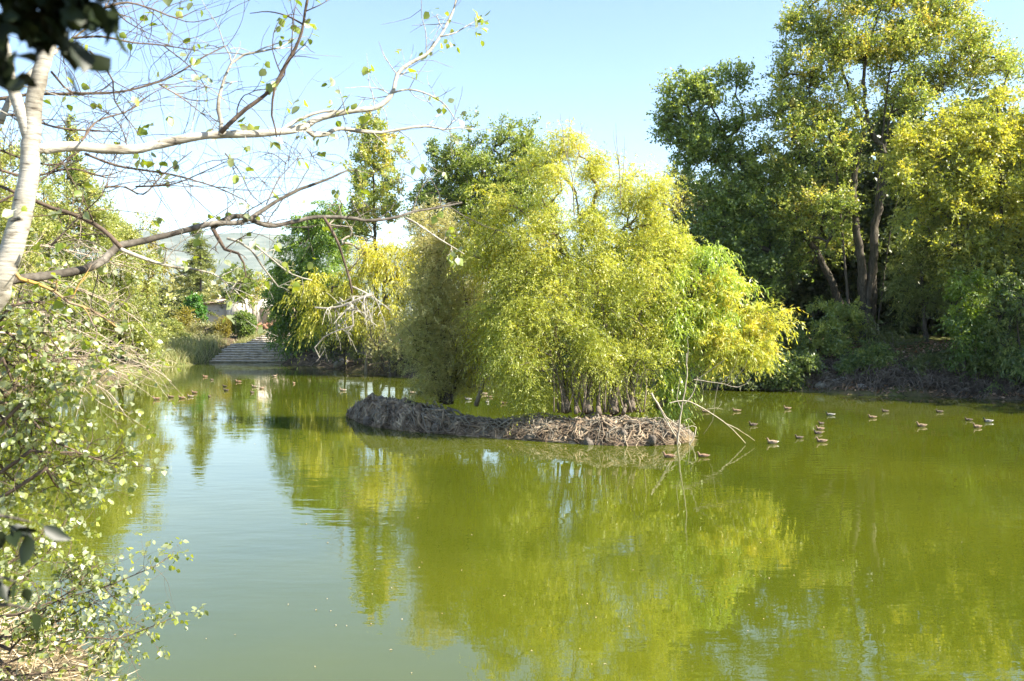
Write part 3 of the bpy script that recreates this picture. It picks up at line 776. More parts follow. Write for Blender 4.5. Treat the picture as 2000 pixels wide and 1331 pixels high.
for px, py, ang, kind, sc, lab in DUCKS:
    p = onz(px, py)
    t = thing('duck', lab, 'duck', p, 'ducks swimming on the pond')
    t.rotation_euler = (0, 0, math.radians(ang + rnd.uniform(-12, 12))); t.scale = (sc * rnd.uniform(.68, .78), sc * .72, sc * rnd.uniform(.66, .8))
    for q in duck_parts(kind):
        c = q.copy(); COL.objects.link(c); c.parent = t

# ---------------------------------------------------------------- far bank behind the islet
PA = spc('poplar', .20, .13, .8, 8, 12, g=.05, out=.3, up=.9, along=.5, rn=.7, dr=.2, t0=.5)
tree('poplar_tree', 'tall narrow yellow green poplar standing behind the golden weeping willow', 'tree', 76,
     [(732, 270, 30, 45), (728, 330, 48, 60), (735, 390, 50, 55), (720, 430, 60, 40), (765, 290, 18, 40), (690, 430, 30, 35)],
     [([(735, 700), (735, 560), (732, 440), (730, 330), (732, 250)], .28, .04)], PA, 260, seed=31, rtip=.015)
tree('dead_shrub', 'bare leafless grey twigs standing between the poplar and the golden willow', 'shrub', 66,
     [(690, 470, 35, 60), (720, 500, 45, 50), (650, 400, 30, 60)],
     [([(715, 690), (712, 600), (700, 520)], .12, .03)], spc('olive', .06, .01, .4, 3, 3, g=.1, up=.6), 110, seed=32, rtip=.014, bark='bark_pale', minh=.2)
OK_ = spc('dark_oak', .17, .10, .75, 9, 12, g=.1, out=.6, up=.3, along=.4, rn=.8, dr=.2, t0=.45, tz=.3)
tree('oak_tree', 'rounded dark green oak rising behind the tamarisk', 'tree', 74,
     [(920, 320, 60, 55), (980, 310, 65, 55), (880, 370, 45, 55), (1020, 350, 55, 70), (930, 400, 90, 70), (1000, 420, 80, 70)],
     [([(940, 700), (938, 560), (935, 450), (940, 340)], .35, .06)], OK_, 900, seed=33)
tree('oak_tree', 'small dark tree with a ragged top at the left shoulder of the rounded oak', 'tree', 73,
     [(815, 385, 22, 28), (850, 370, 25, 35), (860, 310, 24, 30), (830, 430, 50, 40)], [([(840, 690), (838, 540), (840, 420)], .2, .05)], spc('green_shrub', .18, .11, .7, 8, 12, g=.1, out=.6, up=.3, along=.4, rn=.8, t0=.4), 110, seed=34)
WG = spc('willow_gold', .22, .055, 1.3, 8, 15, g=1.1, out=.6, up=.35, along=1, rn=.32, dr=.55, t0=.42, tz=.5)
tree('willow_tree', 'golden weeping willow with a dark leaning trunk on the far bank', 'tree', 65,
     [(770, 510, 70, 50), (700, 540, 55, 45), (620, 570, 42, 28), (600, 600, 35, 40), (670, 600, 60, 50), (800, 560, 55, 70), (740, 590, 60, 50), (830, 480, 40, 45), (700, 480, 35, 30)],
     [([(785, 700, 66), (768, 650), (752, 600), (752, 550), (765, 490)], .33, .06), ([(755, 600), (700, 575), (640, 560)], .14, .04)], WG, 400, seed=35, minh=.3)
tree('willow_shrub', 'pale grey green willow bush at the foot of the golden willow', 'shrub', 63,
     [(745, 640, 40, 40), (780, 670, 40, 40), (730, 680, 30, 30), (800, 630, 30, 30)], [([(762, 712), (758, 680), (750, 645)], .12, .03), ([(770, 712), (780, 690), (790, 655)], .1, .03)],
     spc('olive', .16, .045, .6, 8, 12, g=.4, up=.3, along=.8, t0=.75), 90, seed=36)
DG = spc('bright_green', .24, .085, 1.1, 10, 15, g=.7, out=.6, up=.3, along=.8, rn=.45, dr=.4, t0=.5, tz=.35)
tree('willow_tree', 'dense dark green weeping tree overhanging the right side of the stone steps', 'tree', 82,
     [(605, 480, 52, 55), (568, 530, 36, 50), (650, 470, 45, 55), (595, 580, 60, 70), (562, 600, 34, 60), (608, 650, 50, 42), (645, 560, 55, 60), (575, 665, 26, 25), (622, 430, 35, 35)],
     [([(615, 700, 84), (612, 620), (608, 540), (610, 450)], .35, .06)], DG, 620, seed=37)
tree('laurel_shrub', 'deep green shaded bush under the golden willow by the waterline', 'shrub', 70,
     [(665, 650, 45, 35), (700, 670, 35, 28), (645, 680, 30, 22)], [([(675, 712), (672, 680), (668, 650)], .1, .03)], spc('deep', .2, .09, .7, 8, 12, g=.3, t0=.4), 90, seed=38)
# dark wood behind the islet, low on the far bank
for i, (px, py, rx, ry, D, mk_, lab) in enumerate([
        (900, 560, 80, 110, 70, 'deep', 'dark evergreen behind the tamarisk on the far bank'),
        (1040, 600, 90, 110, 69, 'deep', 'dark evergreen hidden behind the lime willow on the far bank'),
        (1180, 590, 90, 120, 68, 'dark_oak', 'dull green oak hidden behind the stems of the lime willow'),
        (860, 660, 55, 50, 66, 'green_shrub', 'green bank bush seen left of the tamarisk'),
        (1000, 690, 60, 40, 63, 'green_shrub', 'green bank bush seen through the islet gap'),
        (1120, 690, 70, 45, 62, 'green_shrub', 'green bank bush behind the willow stems')]):
    tree('evergreen_tree' if ry > 90 else 'bank_shrub', lab, 'tree' if ry > 90 else 'shrub', D, [(px, py, rx, ry), (px - rx * .5, py + ry * .4, rx * .6, ry * .6), (px + rx * .5, py + ry * .3, rx * .6, ry * .6)],
         [([(px, py + ry + 20), (px + 3, py + ry * .4), (px, py - ry * .4)], .16, .05)], spc(mk_, .24, .14, .8, 8, 12, g=.2, up=.3, t0=.4, cl=.25), 220, seed=50 + i)
tree('olive_tree', 'dull olive evergreen with a rounded top between willow and tall poplars', 'tree', 70,
     [(1320, 370, 40, 38), (1345, 400, 45, 45), (1300, 430, 45, 55), (1350, 450, 50, 60), (1310, 510, 60, 60), (1390, 480, 50, 60), (1280, 480, 40, 60), (1340, 570, 70, 60)], [([(1325, 690), (1325, 560), (1325, 420)], .28, .05)],
     spc('olive', .15, .08, .6, 9, 13, g=.1, out=.6, up=.3, rn=.8, t0=.5, tz=.3), 420, seed=60)

# ---------------------------------------------------------------- wood on the right bank
DP_ = spc('dark_poplar', .16, .12, .9, 9, 13, g=.15, out=.6, up=.45, along=.4, rn=.8, dr=.3, t0=.42, tz=.55)
tree('poplar_tree', 'dark green poplar with a long leaning trunk left of the tall golden poplar', 'tree', 57,
     [(1345, 200, 48, 52), (1405, 190, 50, 50), (1320, 245, 34, 38), (1370, 270, 62, 50), (1440, 275, 42, 60), (1410, 340, 70, 60), (1400, 420, 60, 60), (1470, 420, 60, 70), (1490, 520, 60, 60), (1425, 500, 45, 50), (1500, 340, 40, 50), (1540, 480, 45, 50), (1450, 570, 50, 45)],
     [([(1665, 600, 58.5), (1610, 520), (1555, 440), (1500, 380), (1440, 310), (1390, 210)], .30, .05), ([(1500, 385), (1460, 370), (1400, 320), (1345, 210)], .12, .04)], DP_, 760, seed=61, minh=.45)
TP = spc('poplar', .135, .10, .95, 9, 13, g=.1, out=.6, up=.5, along=.4, rn=.8, dr=.3, t0=.46, tz=.25)
tree('poplar_tree', 'tallest poplar with two dark trunks and a spreading golden green crown', 'tree', 55,
     [(1690, 50, 90, 75), (1610, 70, 65, 60), (1570, 140, 55, 60), (1545, 230, 46, 60), (1530, 150, 30, 40), (1560, 410, 55, 60), (1620, 170, 75, 70), (1640, 470, 36, 40, 58), (1790, 40, 95, 60), (1770, 120, 90, 55), (1870, 90, 85, 50), (1885, 155, 75, 40), (1945, 115, 52, 40), (1975, 140, 30, 24),
      (1600, 260, 60, 60), (1690, -50, 110, 60), (1800, -40, 90, 50), (1560, 330, 55, 60), (1625, 350, 40, 45), (1760, 195, 60, 38), (1690, 130, 60, 40), (1632, 410, 40, 32), (1775, 330, 34, 45), (1500, 250, 30, 40), (1628, 290, 40, 45, 57), (1600, 480, 45, 40, 58), (1590, 420, 45, 45), (1540, 60, 32, 40)],
     [([(1690, 600, 56), (1682, 520), (1672, 450), (1667, 360), (1681, 285), (1684, 240), (1650, 150), (1620, 60)], .36, .05),
      ([(1700, 600, 56), (1706, 500), (1711, 431), (1734, 337), (1726, 296), (1700, 255), (1690, 205), (1690, 120), (1720, 10)], .36, .05),
      ([(1694, 230), (1740, 220), (1800, 185), (1870, 150), (1930, 110)], .13, .03), ([(1692, 200), (1740, 130), (1790, 60), (1830, -10)], .12, .03),
      ([(1667, 360), (1630, 310), (1600, 240), (1570, 150)], .10, .03), ([(1712, 430), (1750, 400), (1790, 380)], .05, .02)], TP, 1450, seed=62, minh=.5, depth=1.0, base=True)
YT = spc('yellow_tree', .15, .09, .9, 9, 14, g=.3, out=.6, up=.35, along=.5, rn=.7, dr=.3, t0=.48, tz=.5)
tree('ash_tree', 'broad yellow leaved tree filling the right edge of the wood', 'tree', 50,
     [(1955, 240, 55, 60), (1890, 260, 60, 45), (1830, 290, 60, 50), (1940, 340, 75, 70), (1850, 370, 75, 60), (1980, 440, 60, 80), (1890, 460, 80, 60), (1820, 420, 50, 45), (1960, 540, 60, 50), (1770, 340, 40, 45), (1790, 270, 35, 35), (1900, 540, 55, 45), (2040, 280, 70, 90), (2060, 420, 70, 100)],
     [([(1925, 660, 51), (1905, 540), (1880, 440), (1860, 340)], .2, .05), ([(1940, 660, 51), (1960, 520), (1955, 400), (1950, 260)], .18, .05), ([(1965, 480), (2020, 400), (2050, 300)], .12, .04)], YT, 950, seed=63, minh=.3)
tree('ash_tree', 'mid green feathery tree between the two dark trunks and the yellow leaved tree', 'tree', 53,
     [(1798, 470, 42, 50), (1770, 530, 42, 45), (1830, 540, 55, 50), (1805, 400, 35, 40), (1790, 590, 40, 30)], [([(1808, 670), (1803, 580), (1795, 450)], .16, .04)],
     spc('bank_left', .16, .06, .8, 9, 13, g=.4, out=.6, up=.2, along=.7, rn=.5, dr=.4, t0=.15, tz=.4), 260, seed=64)
tree('ash_tree', 'green bush with a spray coloured bright yellow green as if sunlit above the brushy bank', 'shrub', 47.5,
     [(1890, 600, 42, 40), (1868, 640, 42, 34), (1910, 650, 36, 34), (1890, 565, 26, 25)], [([(1885, 735), (1885, 680), (1888, 610)], .09, .03)],
     spc('sun_tint_shrub', .15, .07, .6, 9, 12, g=.4, out=.7, up=.2, along=.7, rn=.5, dr=.4, t0=.25, tz=.9), 150, seed=65)
tree('bank_shrub', 'dark green bush at the right edge overhanging the dry brush', 'shrub', 46,
     [(1985, 640, 45, 60), (1975, 720, 40, 45), (2020, 700, 50, 70), (1960, 580, 40, 40)], [([(1995, 755), (1992, 690), (1985, 620)], .1, .03)],
     spc('green_shrub', .15, .06, .7, 9, 13, g=.5, out=.6, up=.2, along=.7, rn=.5, dr=.4, t0=.4), 160, seed=66)
tree('bank_shrub', 'rounded mid green shrub on the bank below the leaning trunk', 'shrub', 53,
     [(1560, 640, 55, 38), (1620, 620, 50, 40), (1680, 640, 38, 34), (1540, 690, 50, 30), (1600, 690, 60, 30)], [([(1600, 735), (1598, 690), (1590, 640)], .1, .03), ([(1620, 735), (1640, 690), (1650, 640)], .09, .03)],
     spc('green_shrub', .15, .09, .6, 9, 13, g=.2, out=.7, up=.4, along=.5, rn=.7, dr=.2, t0=.62, tz=.3), 200, seed=67)
tree('bank_shrub', 'low dark shrub at the waterline left of the rounded mid green one', 'shrub', 53.5,
     [(1480, 690, 45, 40), (1440, 700, 40, 35), (1500, 640, 40, 40)], [([(1475, 745), (1475, 710), (1472, 670)], .09, .03)], spc('deep', .17, .08, .6, 9, 12, g=.3, t0=.5), 110, seed=68)
tree('bank_shrub', 'thin brownish shrub between the rounded shrub and the sunlit spray', 'shrub', 52,
     [(1740, 650, 40, 35), (1770, 690, 45, 28), (1720, 690, 40, 25)], [([(1750, 725), (1748, 690), (1742, 650)], .07, .02)], spc('deep', .14, .05, .6, 7, 9, g=.3, t0=.8), 70, seed=69, bark='bark_pale')
for i, (px, py, rx, ry, D, mk_, t0, lab) in enumerate([
        (1450, 735, 50, 24, 51.5, 'deep', .5, 'dark bush hanging low over the water behind the combed bare branch'), (1540, 728, 48, 26, 51, 'green_shrub', .3, 'green bush hanging low over the bank left of the grey rocks'),
        (1690, 705, 40, 24, 50.5, 'green_shrub', .25, 'small green bush on the bank just right of the grey rocks'), (1835, 720, 45, 22, 49, 'deep', .6, 'low dark bush on the bank beneath the sunlit spray'),
        (1930, 705, 44, 30, 47.5, 'green_shrub', .3, 'green bush hanging low on the bank left of the right edge bush')]):
    tree('bank_shrub', lab, 'shrub', D, [(px, py, rx, ry), (px - rx * .6, py + 5, rx * .6, ry * .8), (px + rx * .6, py - 4, rx * .6, ry * .8), (px, py + ry * .7, rx * .8, ry * .6)],
         [([(px, py + ry + 8), (px + 2, py), (px, py - ry * .6)], .06, .02)], spc(mk_, .15, .07, .6, 9, 13, g=.5, up=.3, rn=.6, dr=.3, t0=t0), 120, seed=130 + i)
# evergreens closing the wood behind: one built, the rest copies of it with their own turn and size
proto = tree('evergreen_tree', 'dark evergreen behind the low waterline shrub on the right bank', 'tree', 68,
     [(1480, 470, 80, 110), (1440, 560, 80, 80), (1530, 560, 80, 90), (1480, 640, 110, 60), (1480, 400, 50, 60)], [([(1485, 720), (1484, 600), (1480, 440)], .26, .06)],
     spc('deep', .26, .15, .9, 9, 13, g=.2, out=.6, up=.3, t0=.45, tz=.2), 460, seed=70, group='evergreens closing the wood on the right bank')
def copy_tree(src, px, D, rz, sc, label):
    c = src.copy(); COL.objects.link(c)
    x = (px - 1000) / FOC * D; c.location = (x, D, gz1(x, D) - .15); c.rotation_euler = (0, 0, rz); c.scale = (sc, sc, sc * .97)
    c['label'] = label
    for ch in src.children:
        k = ch.copy(); COL.objects.link(k); k.parent = c
    return c
for px, D, rz, sc, lab in [(1600, 66, 1.1, 1.3, 'dark evergreen behind the leaning trunk on the right bank'), (1720, 65, 2.3, 1.45, 'dark evergreen directly behind the two dark trunks'),
                           (1830, 62, 3.4, 1.4, 'dark evergreen behind the feathery mid green tree'), (1950, 59, 4.4, 1.15, 'dark evergreen behind the broad yellow leaved tree'),
                           (1890, 68, 2.0, 1.5, 'dark evergreen deep in the wood between the yellow tree and the dark trunks'), (1660, 72, 4.0, 1.5, 'dark evergreen deep in the wood left of the dark trunks'), (2080, 56, 5.3, 1.15, 'dark evergreen at the edge beyond the yellow leaved tree'), (1385, 72, .5, 1.1, 'dark evergreen between the olive evergreen and the dark green poplar'),
                           (1250, 74, 2.9, .85, 'dark evergreen peeping over the right shoulder of the willow')]:
    copy_tree(proto, px, D, rz, sc, lab)
# more of the wood beyond the right edge: it throws the shade on the water by the right bank
for px, D, sc, lab in [(2230, 47, 1.15, 'dark evergreen on the bank bend past the dry brush'), (2480, 42, 1.2, 'dark evergreen farther round the bank bend'), (2800, 37, 1.2, 'dark evergreen farthest round the bank bend')]:
    copy_tree(proto, px, D, 1.7 * sc, sc, lab)

# dry brush along the foot of the right bank, beyond counting
r = np.random.RandomState(9); mb = MB()
for i in range(3200):
    px = 1440 + 620 * r.rand(); s = np.interp(px, [1440, 1560, 1700, 1850, 2000, 2060], [760, 765, 772, 776, 782, 785])
    b = onz(px, s - 2); dn = 2.6 * r.rand() ** 1.3
    b = b + np.array([.45, .85, 0]) * dn; b[2] = max(0, gz1(b[0], b[1]))
    d = unit(np.array([r.randn() * .9, -.5 + .5 * r.randn(), .7 + .5 * r.randn()])); ln = .5 + 1.3 * r.rand()
    t = np.linspace(0, 1, 7)[:, None]
    c = b + d * ln * t + np.array([0, 0, -1]) * ln * .75 * t ** 2 + np.cumsum(r.randn(7, 3), 0) * .03
    c[:, 2] = np.maximum(c[:, 2], .015)
    mb.tube(c, np.linspace(.030, .010, 7) * (.6 + .8 * r.rand()), 4, cap=False)
for i in range(900):     # and along the bank behind the islet
    px = 560 + 880 * r.rand(); s = np.interp(px, [560, 620, 700, 800, 940, 1100, 1280, 1450], [712, 716, 728, 738, 742, 746, 752, 760])
    b = onz(px, s - 1); b = b + np.array([.2, .95, 0]) * 1.8 * r.rand(); b[2] = max(0, gz1(b[0], b[1]))
    d = unit(np.array([r.randn() * .9, -.5 + .5 * r.randn(), .6 + .5 * r.randn()])); ln = .5 + 1.1 * r.rand()
    t = np.linspace(0, 1, 6)[:, None]
    c = b + d * ln * t + np.array([0, 0, -1]) * ln * .8 * t ** 2 + np.cumsum(r.randn(6, 3), 0) * .03
    c[:, 2] = np.maximum(c[:, 2], .015)
    mb.tube(c, np.linspace(.03, .01, 6), 4, cap=False)
o = mb.build('dry_brush', M['dry_twig']); tag(o, 'tangle of dry grey twigs along the foot of the wooded bank', 'brush', kind='stuff')

nl = 6000; px = 1440 + 640 * r.rand(nl); b = np.array([onz(a, np.interp(a, [1440, 1560, 1700, 1850, 2000, 2080], [760, 765, 772, 776, 782, 786])) for a in px])
b = b + np.array([.5, .87, 0]) * (7 * r.rand(nl, 1)); b[:, 2] = np.maximum(gz(b[:, 0], b[:, 1]), 0) + .03 + .05 * r.rand(nl)
A = unit(r.randn(nl, 3) * np.array([1, 1, .4])); V, Q = leaf_quads(b, A, unit(np.cross(A, rdir(r, nl) + np.array([0, 0, 1.]))), .12 + .12 * r.rand(nl), .08 + .07 * r.rand(nl))
o = quadmesh('leaf_litter', V, Q, M['dead_leaf'], tint=np.repeat(r.rand(nl), 4)); tag(o, 'fallen brown leaves on the wooded right bank', 'litter', kind='stuff')

def rock(px, py, D, size, label, mat='rock', seed=0, group=None, flat=.7):
    r = np.random.RandomState(seed); c = at(px, py, D)
    n1, n2 = 9, 14
    th = np.linspace(0, math.pi, n1)[1:-1]; ph = np.arange(n2) * 2 * math.pi / n2
    TH, PHI = np.meshgrid(th, ph, indexing='ij')
    d = np.stack([np.sin(TH) * np.cos(PHI), np.sin(TH) * np.sin(PHI), np.cos(TH)], -1)
    pl = rdir(r, 9); h = .55 + .35 * r.rand(9)
    rad = np.min(np.where(d @ pl.T > .05, h / np.maximum(d @ pl.T, .05), 9), -1); rad = np.minimum(rad, 1.1)
    V = (d * rad[..., None]).reshape(-1, 3) * size * np.array([1.15, .9, flat]); k = len(V)
    i = np.arange(len(th) - 1)[:, None] * n2; j = np.arange(n2)[None, :]; jj = (j + 1) % n2
    Q = np.stack([i + j, i + n2 + j, i + n2 + jj, i + jj], -1).reshape(-1, 4)
    V = np.concatenate([V, [[0, 0, .5 * size * flat], [0, 0, -.5 * size * flat]]]); e = (len(th) - 1) * n2
    T = [[q, (q + 1) % n2, k] for q in range(n2)] + [[e + (q + 1) % n2, e + q, k + 1] for q in range(n2)]
    o = quadmesh('rock', V + c * 0, Q, M[mat], None, None, False, T); o.location = [float(v) for v in c]
    tag(o, label, 'rock', group); return o
for i, (px, py, s, lab) in enumerate([(1640, 748, .55, 'grey rock, biggest of those under the thin brownish shrub'), (1610, 755, .45, 'grey rock left of the biggest one at the foot of the bank'), (1665, 738, .42, 'grey rock above and right of the biggest one'),
                                      (1625, 733, .38, 'grey rock resting on top of the bankside pile'), (1590, 742, .34, 'small grey rock at the left of the bankside pile'), (1680, 757, .33, 'small grey rock at the right of the bankside pile by the water')]):
    D = onz(px, np.interp(px, [1560, 1700], [765, 772]))[1] + (760 - py) * .06 + .4
    rock(px, py, D, s, lab, seed=70 + i, group='rocks at the foot of the right bank')
for i, (px, py, s, lab, mt, D) in enumerate([(168, 733, 1.0, 'largest white rock at the foot of the thicket on the left shore', 'white_rock', 61), (140, 738, .8, 'white rock left of the largest one on the left shore', 'white_rock', 60),
                                          (205, 737, .8, 'white rock right of the largest one on the left shore', 'white_rock', 62), (232, 738, .55, 'small white rock behind the hanging bare twigs', 'white_rock', 62.5),
                                          (668, 713, .8, 'grey boulder on the shaded bank under the golden willow', 'rock', 72.5), (745, 722, .8, 'pale flat boulder on the bank left of the tamarisk', 'rock', 68), (590, 706, .45, 'brown boulder on the shore beside the dark weeping tree', 'rock', 80)]):
    rock(px, py, D, s, lab, mt, 90 + i, 'rocks along the far shore')

for i, (u, v, sz, lab) in enumerate([(.66, .02, .20, 'brown stone at the islet waterline left of the dry roots'), (.72, .05, .16, 'small stone at the islet waterline below the willow stems'), (.78, .0, .24, 'largest stone on the islet edge in the sun'),
                                 (.84, .08, .17, 'small pale stone among the dry roots of the islet edge'), (.89, .02, .21, 'stone by the foot of the slanted bleached branch'), (.55, .03, .18, 'dark stone at the middle of the islet edge in shade'), (.42, .02, .2, 'dark stone under the overhang at the islet edge'), (.20, .02, .24, 'dark stone below the rooty hump at the waterline')]):
    p = islet(u, v); o = rock(0, 0, 1, sz, lab, 'dark_rock', 150 + i, 'stones on the islet edge', .9); o.location = [float(p[0]), float(p[1]) + .06, float(max(p[2], .0)) - .02]; o.rotation_euler = (.4 * i, .7 * i, 1.3 * i)

# ---------------------------------------------------------------- left bank and the steps
TL = spc('bank_left', .17, .075, 1.0, 9, 13, g=.35, out=.6, up=.35, along=.5, rn=.7, dr=.3, t0=.5, tz=.35)
tree('thicket_tree', 'yellow green tree on the left shore nearest the reeds, drooping to the water', 'tree', 67,
     [(240, 520, 60, 70), (280, 580, 50, 60), (220, 600, 70, 60), (290, 650, 42, 40), (240, 660, 70, 45), (200, 470, 45, 50), (250, 460, 35, 40), (180, 660, 50, 45)],
     [([(235, 720), (238, 620), (235, 480)], .22, .05)], TL, 600, seed=81)
tree('thicket_tree', 'taller green tree in the left thicket behind the white trunk', 'tree', 60,
     [(120, 470, 75, 70), (60, 430, 70, 80), (150, 560, 70, 60), (80, 560, 80, 70), (40, 620, 80, 60), (130, 650, 60, 50), (190, 430, 35, 40), (160, 400, 40, 40)],
     [([(95, 735), (98, 620), (95, 460)], .25, .06)], spc('bank_left', .17, .08, 1.0, 9, 13, g=.25, out=.6, up=.4, rn=.8, t0=.38, tz=.45), 700, seed=82)
tree('thicket_tree', 'bushy yellow tree at the left edge behind the limbs of the white trunk', 'tree', 50,
     [(-20, 380, 70, 90), (20, 480, 60, 70), (-40, 560, 80, 90), (30, 640, 60, 50), (-30, 690, 80, 50), (10, 300, 45, 50)],
     [([(-25, 740), (-22, 600), (-20, 400)], .2, .05)], spc('bank_left', .14, .075, .9, 9, 13, g=.2, out=.6, up=.4, rn=.8, t0=.6, tz=.3), 580, seed=83)
tree('willow_tree', 'small bright weeping willow in front of the left thicket', 'tree', 61.5,
     [(110, 680, 40, 30), (95, 640, 35, 30), (130, 715, 25, 14)], [([(105, 738), (106, 690), (104, 640)], .1, .03)], spc('willow', .2, .05, 1.1, 8, 14, g=1.2, out=.5, up=.3, along=1, rn=.3, dr=.6, t0=.5), 70, seed=84)
tree('poplar_tree', 'slim columnar poplar far behind the left thicket', 'tree', 98,
     [(132, 250, 16, 50), (130, 320, 26, 60), (135, 390, 30, 60), (120, 450, 34, 50), (155, 350, 16, 40)], [([(132, 640), (132, 450), (131, 220)], .25, .04)],
     spc('poplar', .26, .16, .9, 8, 12, g=0, out=.25, up=1.0, rn=.7, t0=.4), 120, seed=85)
tree('wattle_tree', 'golden yellow crown just left of the conifer behind the thicket', 'tree', 90,
     [(290, 500, 26, 30), (305, 530, 22, 28), (275, 545, 26, 30)], [([(290, 650), (291, 590), (290, 510)], .14, .04)], spc('gold_shrub', .24, .09, .8, 8, 12, g=.5, out=.6, up=.3, t0=.5), 70, seed=86)
# conifer: whorls of drooping boughs
def conifer(label, px, D, top, bot, halfw, seed):
    r = np.random.RandomState(seed)
    b = at(px, bot, D); b[2] = gz1(b[0], b[1]) - .1; t = at(px, top, D)
    root = thing('conifer_tree', label, 'tree', b); H_ = t[2] - b[2]
    mb = MB(); cur = spline([b, (b + t) / 2 + r.randn(3) * .15, t], .4); mb.tube(cur, np.linspace(.22, .02, len(cur)), 8)
    B, A, Ln = [], [], []
    for k in range(190):
        f = .12 + .86 * r.rand() ** .8; z0 = b[2] + H_ * f
        ln = halfw * D / FOC * (1 - f) ** .8 * (.6 + .6 * r.rand()) + .15; th = r.rand() * 6.283
        d = np.array([math.cos(th), math.sin(th), .12]); s = np.linspace(0, 1, 6)[:, None]
        p = np.array([b[0], b[1], z0]) + d * ln * s + np.array([0, 0, -.28]) * ln * s ** 1.5
        mb.tube(p, np.linspace(.03, .008, 6), 4, cap=False)
        m = int(90 * (ln / 2 + .3)); q = r.rand(m) ** .8
        P = np.stack([np.interp(q, s[:, 0], p[:, i]) for i in range(3)], -1) + r.randn(m, 3) * .10
        B.append(P); A.append(unit(d * .8 + r.randn(m, 3) * .6 + np.array([0, 0, -.25])))
    B = np.concatenate(B); A = np.concatenate(A); n = len(B)
    V, Q = leaf_quads(B, A, unit(np.cross(A, rdir(r, n))), .22 + .2 * r.rand(n), .07 + .03 * r.rand(n))
    mb.build('trunk', M['bark'], root)
    quadmesh('crown', V, Q, M['conifer'], root, tint=np.repeat(np.clip(.45 + .25 * r.randn(n), 0, 1), 4))
conifer('dark pointed conifer rising in front of the hazy hill', 388, 118, 432, 640, 62, 3)
tree('pine_tree', 'small round crowned tree with pale forked trunk beside the hut', 'tree', 108,
     [(462, 548, 24, 22), (478, 560, 22, 24), (455, 570, 16, 14), (470, 585, 18, 12)], [([(487, 632), (480, 600), (470, 560)], .14, .05), ([(490, 632), (488, 605), (482, 570)], .10, .04)],
     spc('dark_oak', .24, .13, .6, 9, 12, g=.1, t0=.45), 90, seed=87, bark='bark_pale')
tree('fruit_tree', 'thin pale leaved tree with reddish leaves right of the round crowned one', 'tree', 112,
     [(500, 570, 16, 26), (508, 550, 12, 20), (494, 595, 12, 16)], [([(502, 635), (502, 600), (503, 560)], .1, .03)], spc('poplar', .2, .1, .6, 7, 9, g=.1, t0=.7), 34, seed=88, bark='bark_pale')
BX = spc('box', .12, .08, .3, 10, 10, g=0, out=1.2, up=.1, rn=.8, t0=.5)
tree('box_shrub', 'clipped round dark green bush beside the stone steps', 'shrub', 93, [(475, 634, 20, 23), (475, 630, 15, 18)], [([(476, 664), (476, 640)], .08, .05)], BX, 260, seed=89, shell=.8)
tree('gold_shrub', 'narrow yellowish bush left of the clipped round bush', 'shrub', 92, [(438, 640, 13, 19), (437, 652, 12, 10)], [([(438, 668), (438, 640)], .06, .03)], spc('gold_shrub', .14, .05, .4, 9, 10, g=0, up=.8, t0=.3), 90, seed=90, shell=.6)
tree('ivy_stump', 'bright green ivy mound on a pale stump left of the hut', 'shrub', 104, [(378, 600, 17, 17), (392, 612, 12, 16), (365, 606, 10, 12)], [([(382, 634), (382, 605)], .22, .15)], spc('ivy', .22, .17, .5, 8, 10, g=.3, t0=.5), 70, seed=91, bark='bark_pale')
tree('hedge_shrub', 'loose grey green garden bush behind the reeds', 'shrub', 92, [(400, 650, 26, 18), (418, 655, 20, 15)], [([(405, 668), (404, 650)], .06, .03)], spc('olive', .16, .05, .5, 9, 12, g=.2, up=.5, t0=.8), 100, seed=92)
tree('hedge_shrub', 'tawny flowering bush between the conifer foot and the reeds', 'shrub', 95, [(355, 620, 20, 24), (368, 645, 22, 20), (345, 650, 18, 18)], [([(358, 668), (357, 640)], .06, .03)], spc('gold_shrub', .16, .07, .6, 8, 11, g=.2, up=.5, t0=.15), 90, seed=93)
tree('hedge_shrub', 'green bank bush left of the reeds under the bare twigs', 'shrub', 86, [(345, 670, 26, 24), (325, 650, 24, 28)], [([(340, 705), (340, 675)], .08, .03)], spc('bank_left', .2, .08, .7, 8, 12, g=.3, up=.5, t0=.4), 90, seed=94)

# reeds and long grass left of the steps and on the near shores
r = np.random.RandomState(14)
def blades(n, fx, h0, h1, w, name, mat, label, lean=.35):
    P = fx(n); n = len(P)
    A1 = unit(np.stack([r.randn(n) * lean, r.randn(n) * lean, np.ones(n)], -1)); A2 = unit(A1 + np.stack([r.randn(n) * .6, r.randn(n) * .6, -.25 * np.ones(n)], -1))
    hh = (h0 + (h1 - h0) * r.rand(n))[:, None]; Sd = unit(np.cross(A1, rdir(r, n))) * w
    b0, b1 = P - Sd, P + Sd; m0, m1 = P + A1 * hh * .55 - Sd * .7, P + A1 * hh * .55 + Sd * .7; tp = P + A1 * hh * .55 + A2 * hh * .5
    V = np.stack([b0, b1, m1, m0, tp - Sd * .1, tp + Sd * .1], 1).reshape(-1, 3); i = np.arange(n) * 6
    Q = np.concatenate([np.stack([i, i + 1, i + 2, i + 3], -1), np.stack([i + 3, i + 2, i + 5, i + 4], -1)])
    o = quadmesh(name, V, Q, M[mat], tint=np.repeat(np.clip(.5 + .28 * r.randn(n), 0, 1), 6)); tag(o, label, 'grass', kind='stuff'); return o
def patch(x0, x1, y0, y1):
    def f(n):
        x = x0 + (x1 - x0) * r.rand(n); y = y0 + (y1 - y0) * r.rand(n); d = pond_sd(x, y)
        k = d > -.15; return np.stack([x[k], y[k], np.maximum(gz(x[k], y[k]), 0)], -1)
    return f
blades(6000, patch(-38, -28.3, 74, 89), .5, 1.25, .02, 'reeds', 'reed', 'soft green reeds and long grass left of the stone steps')
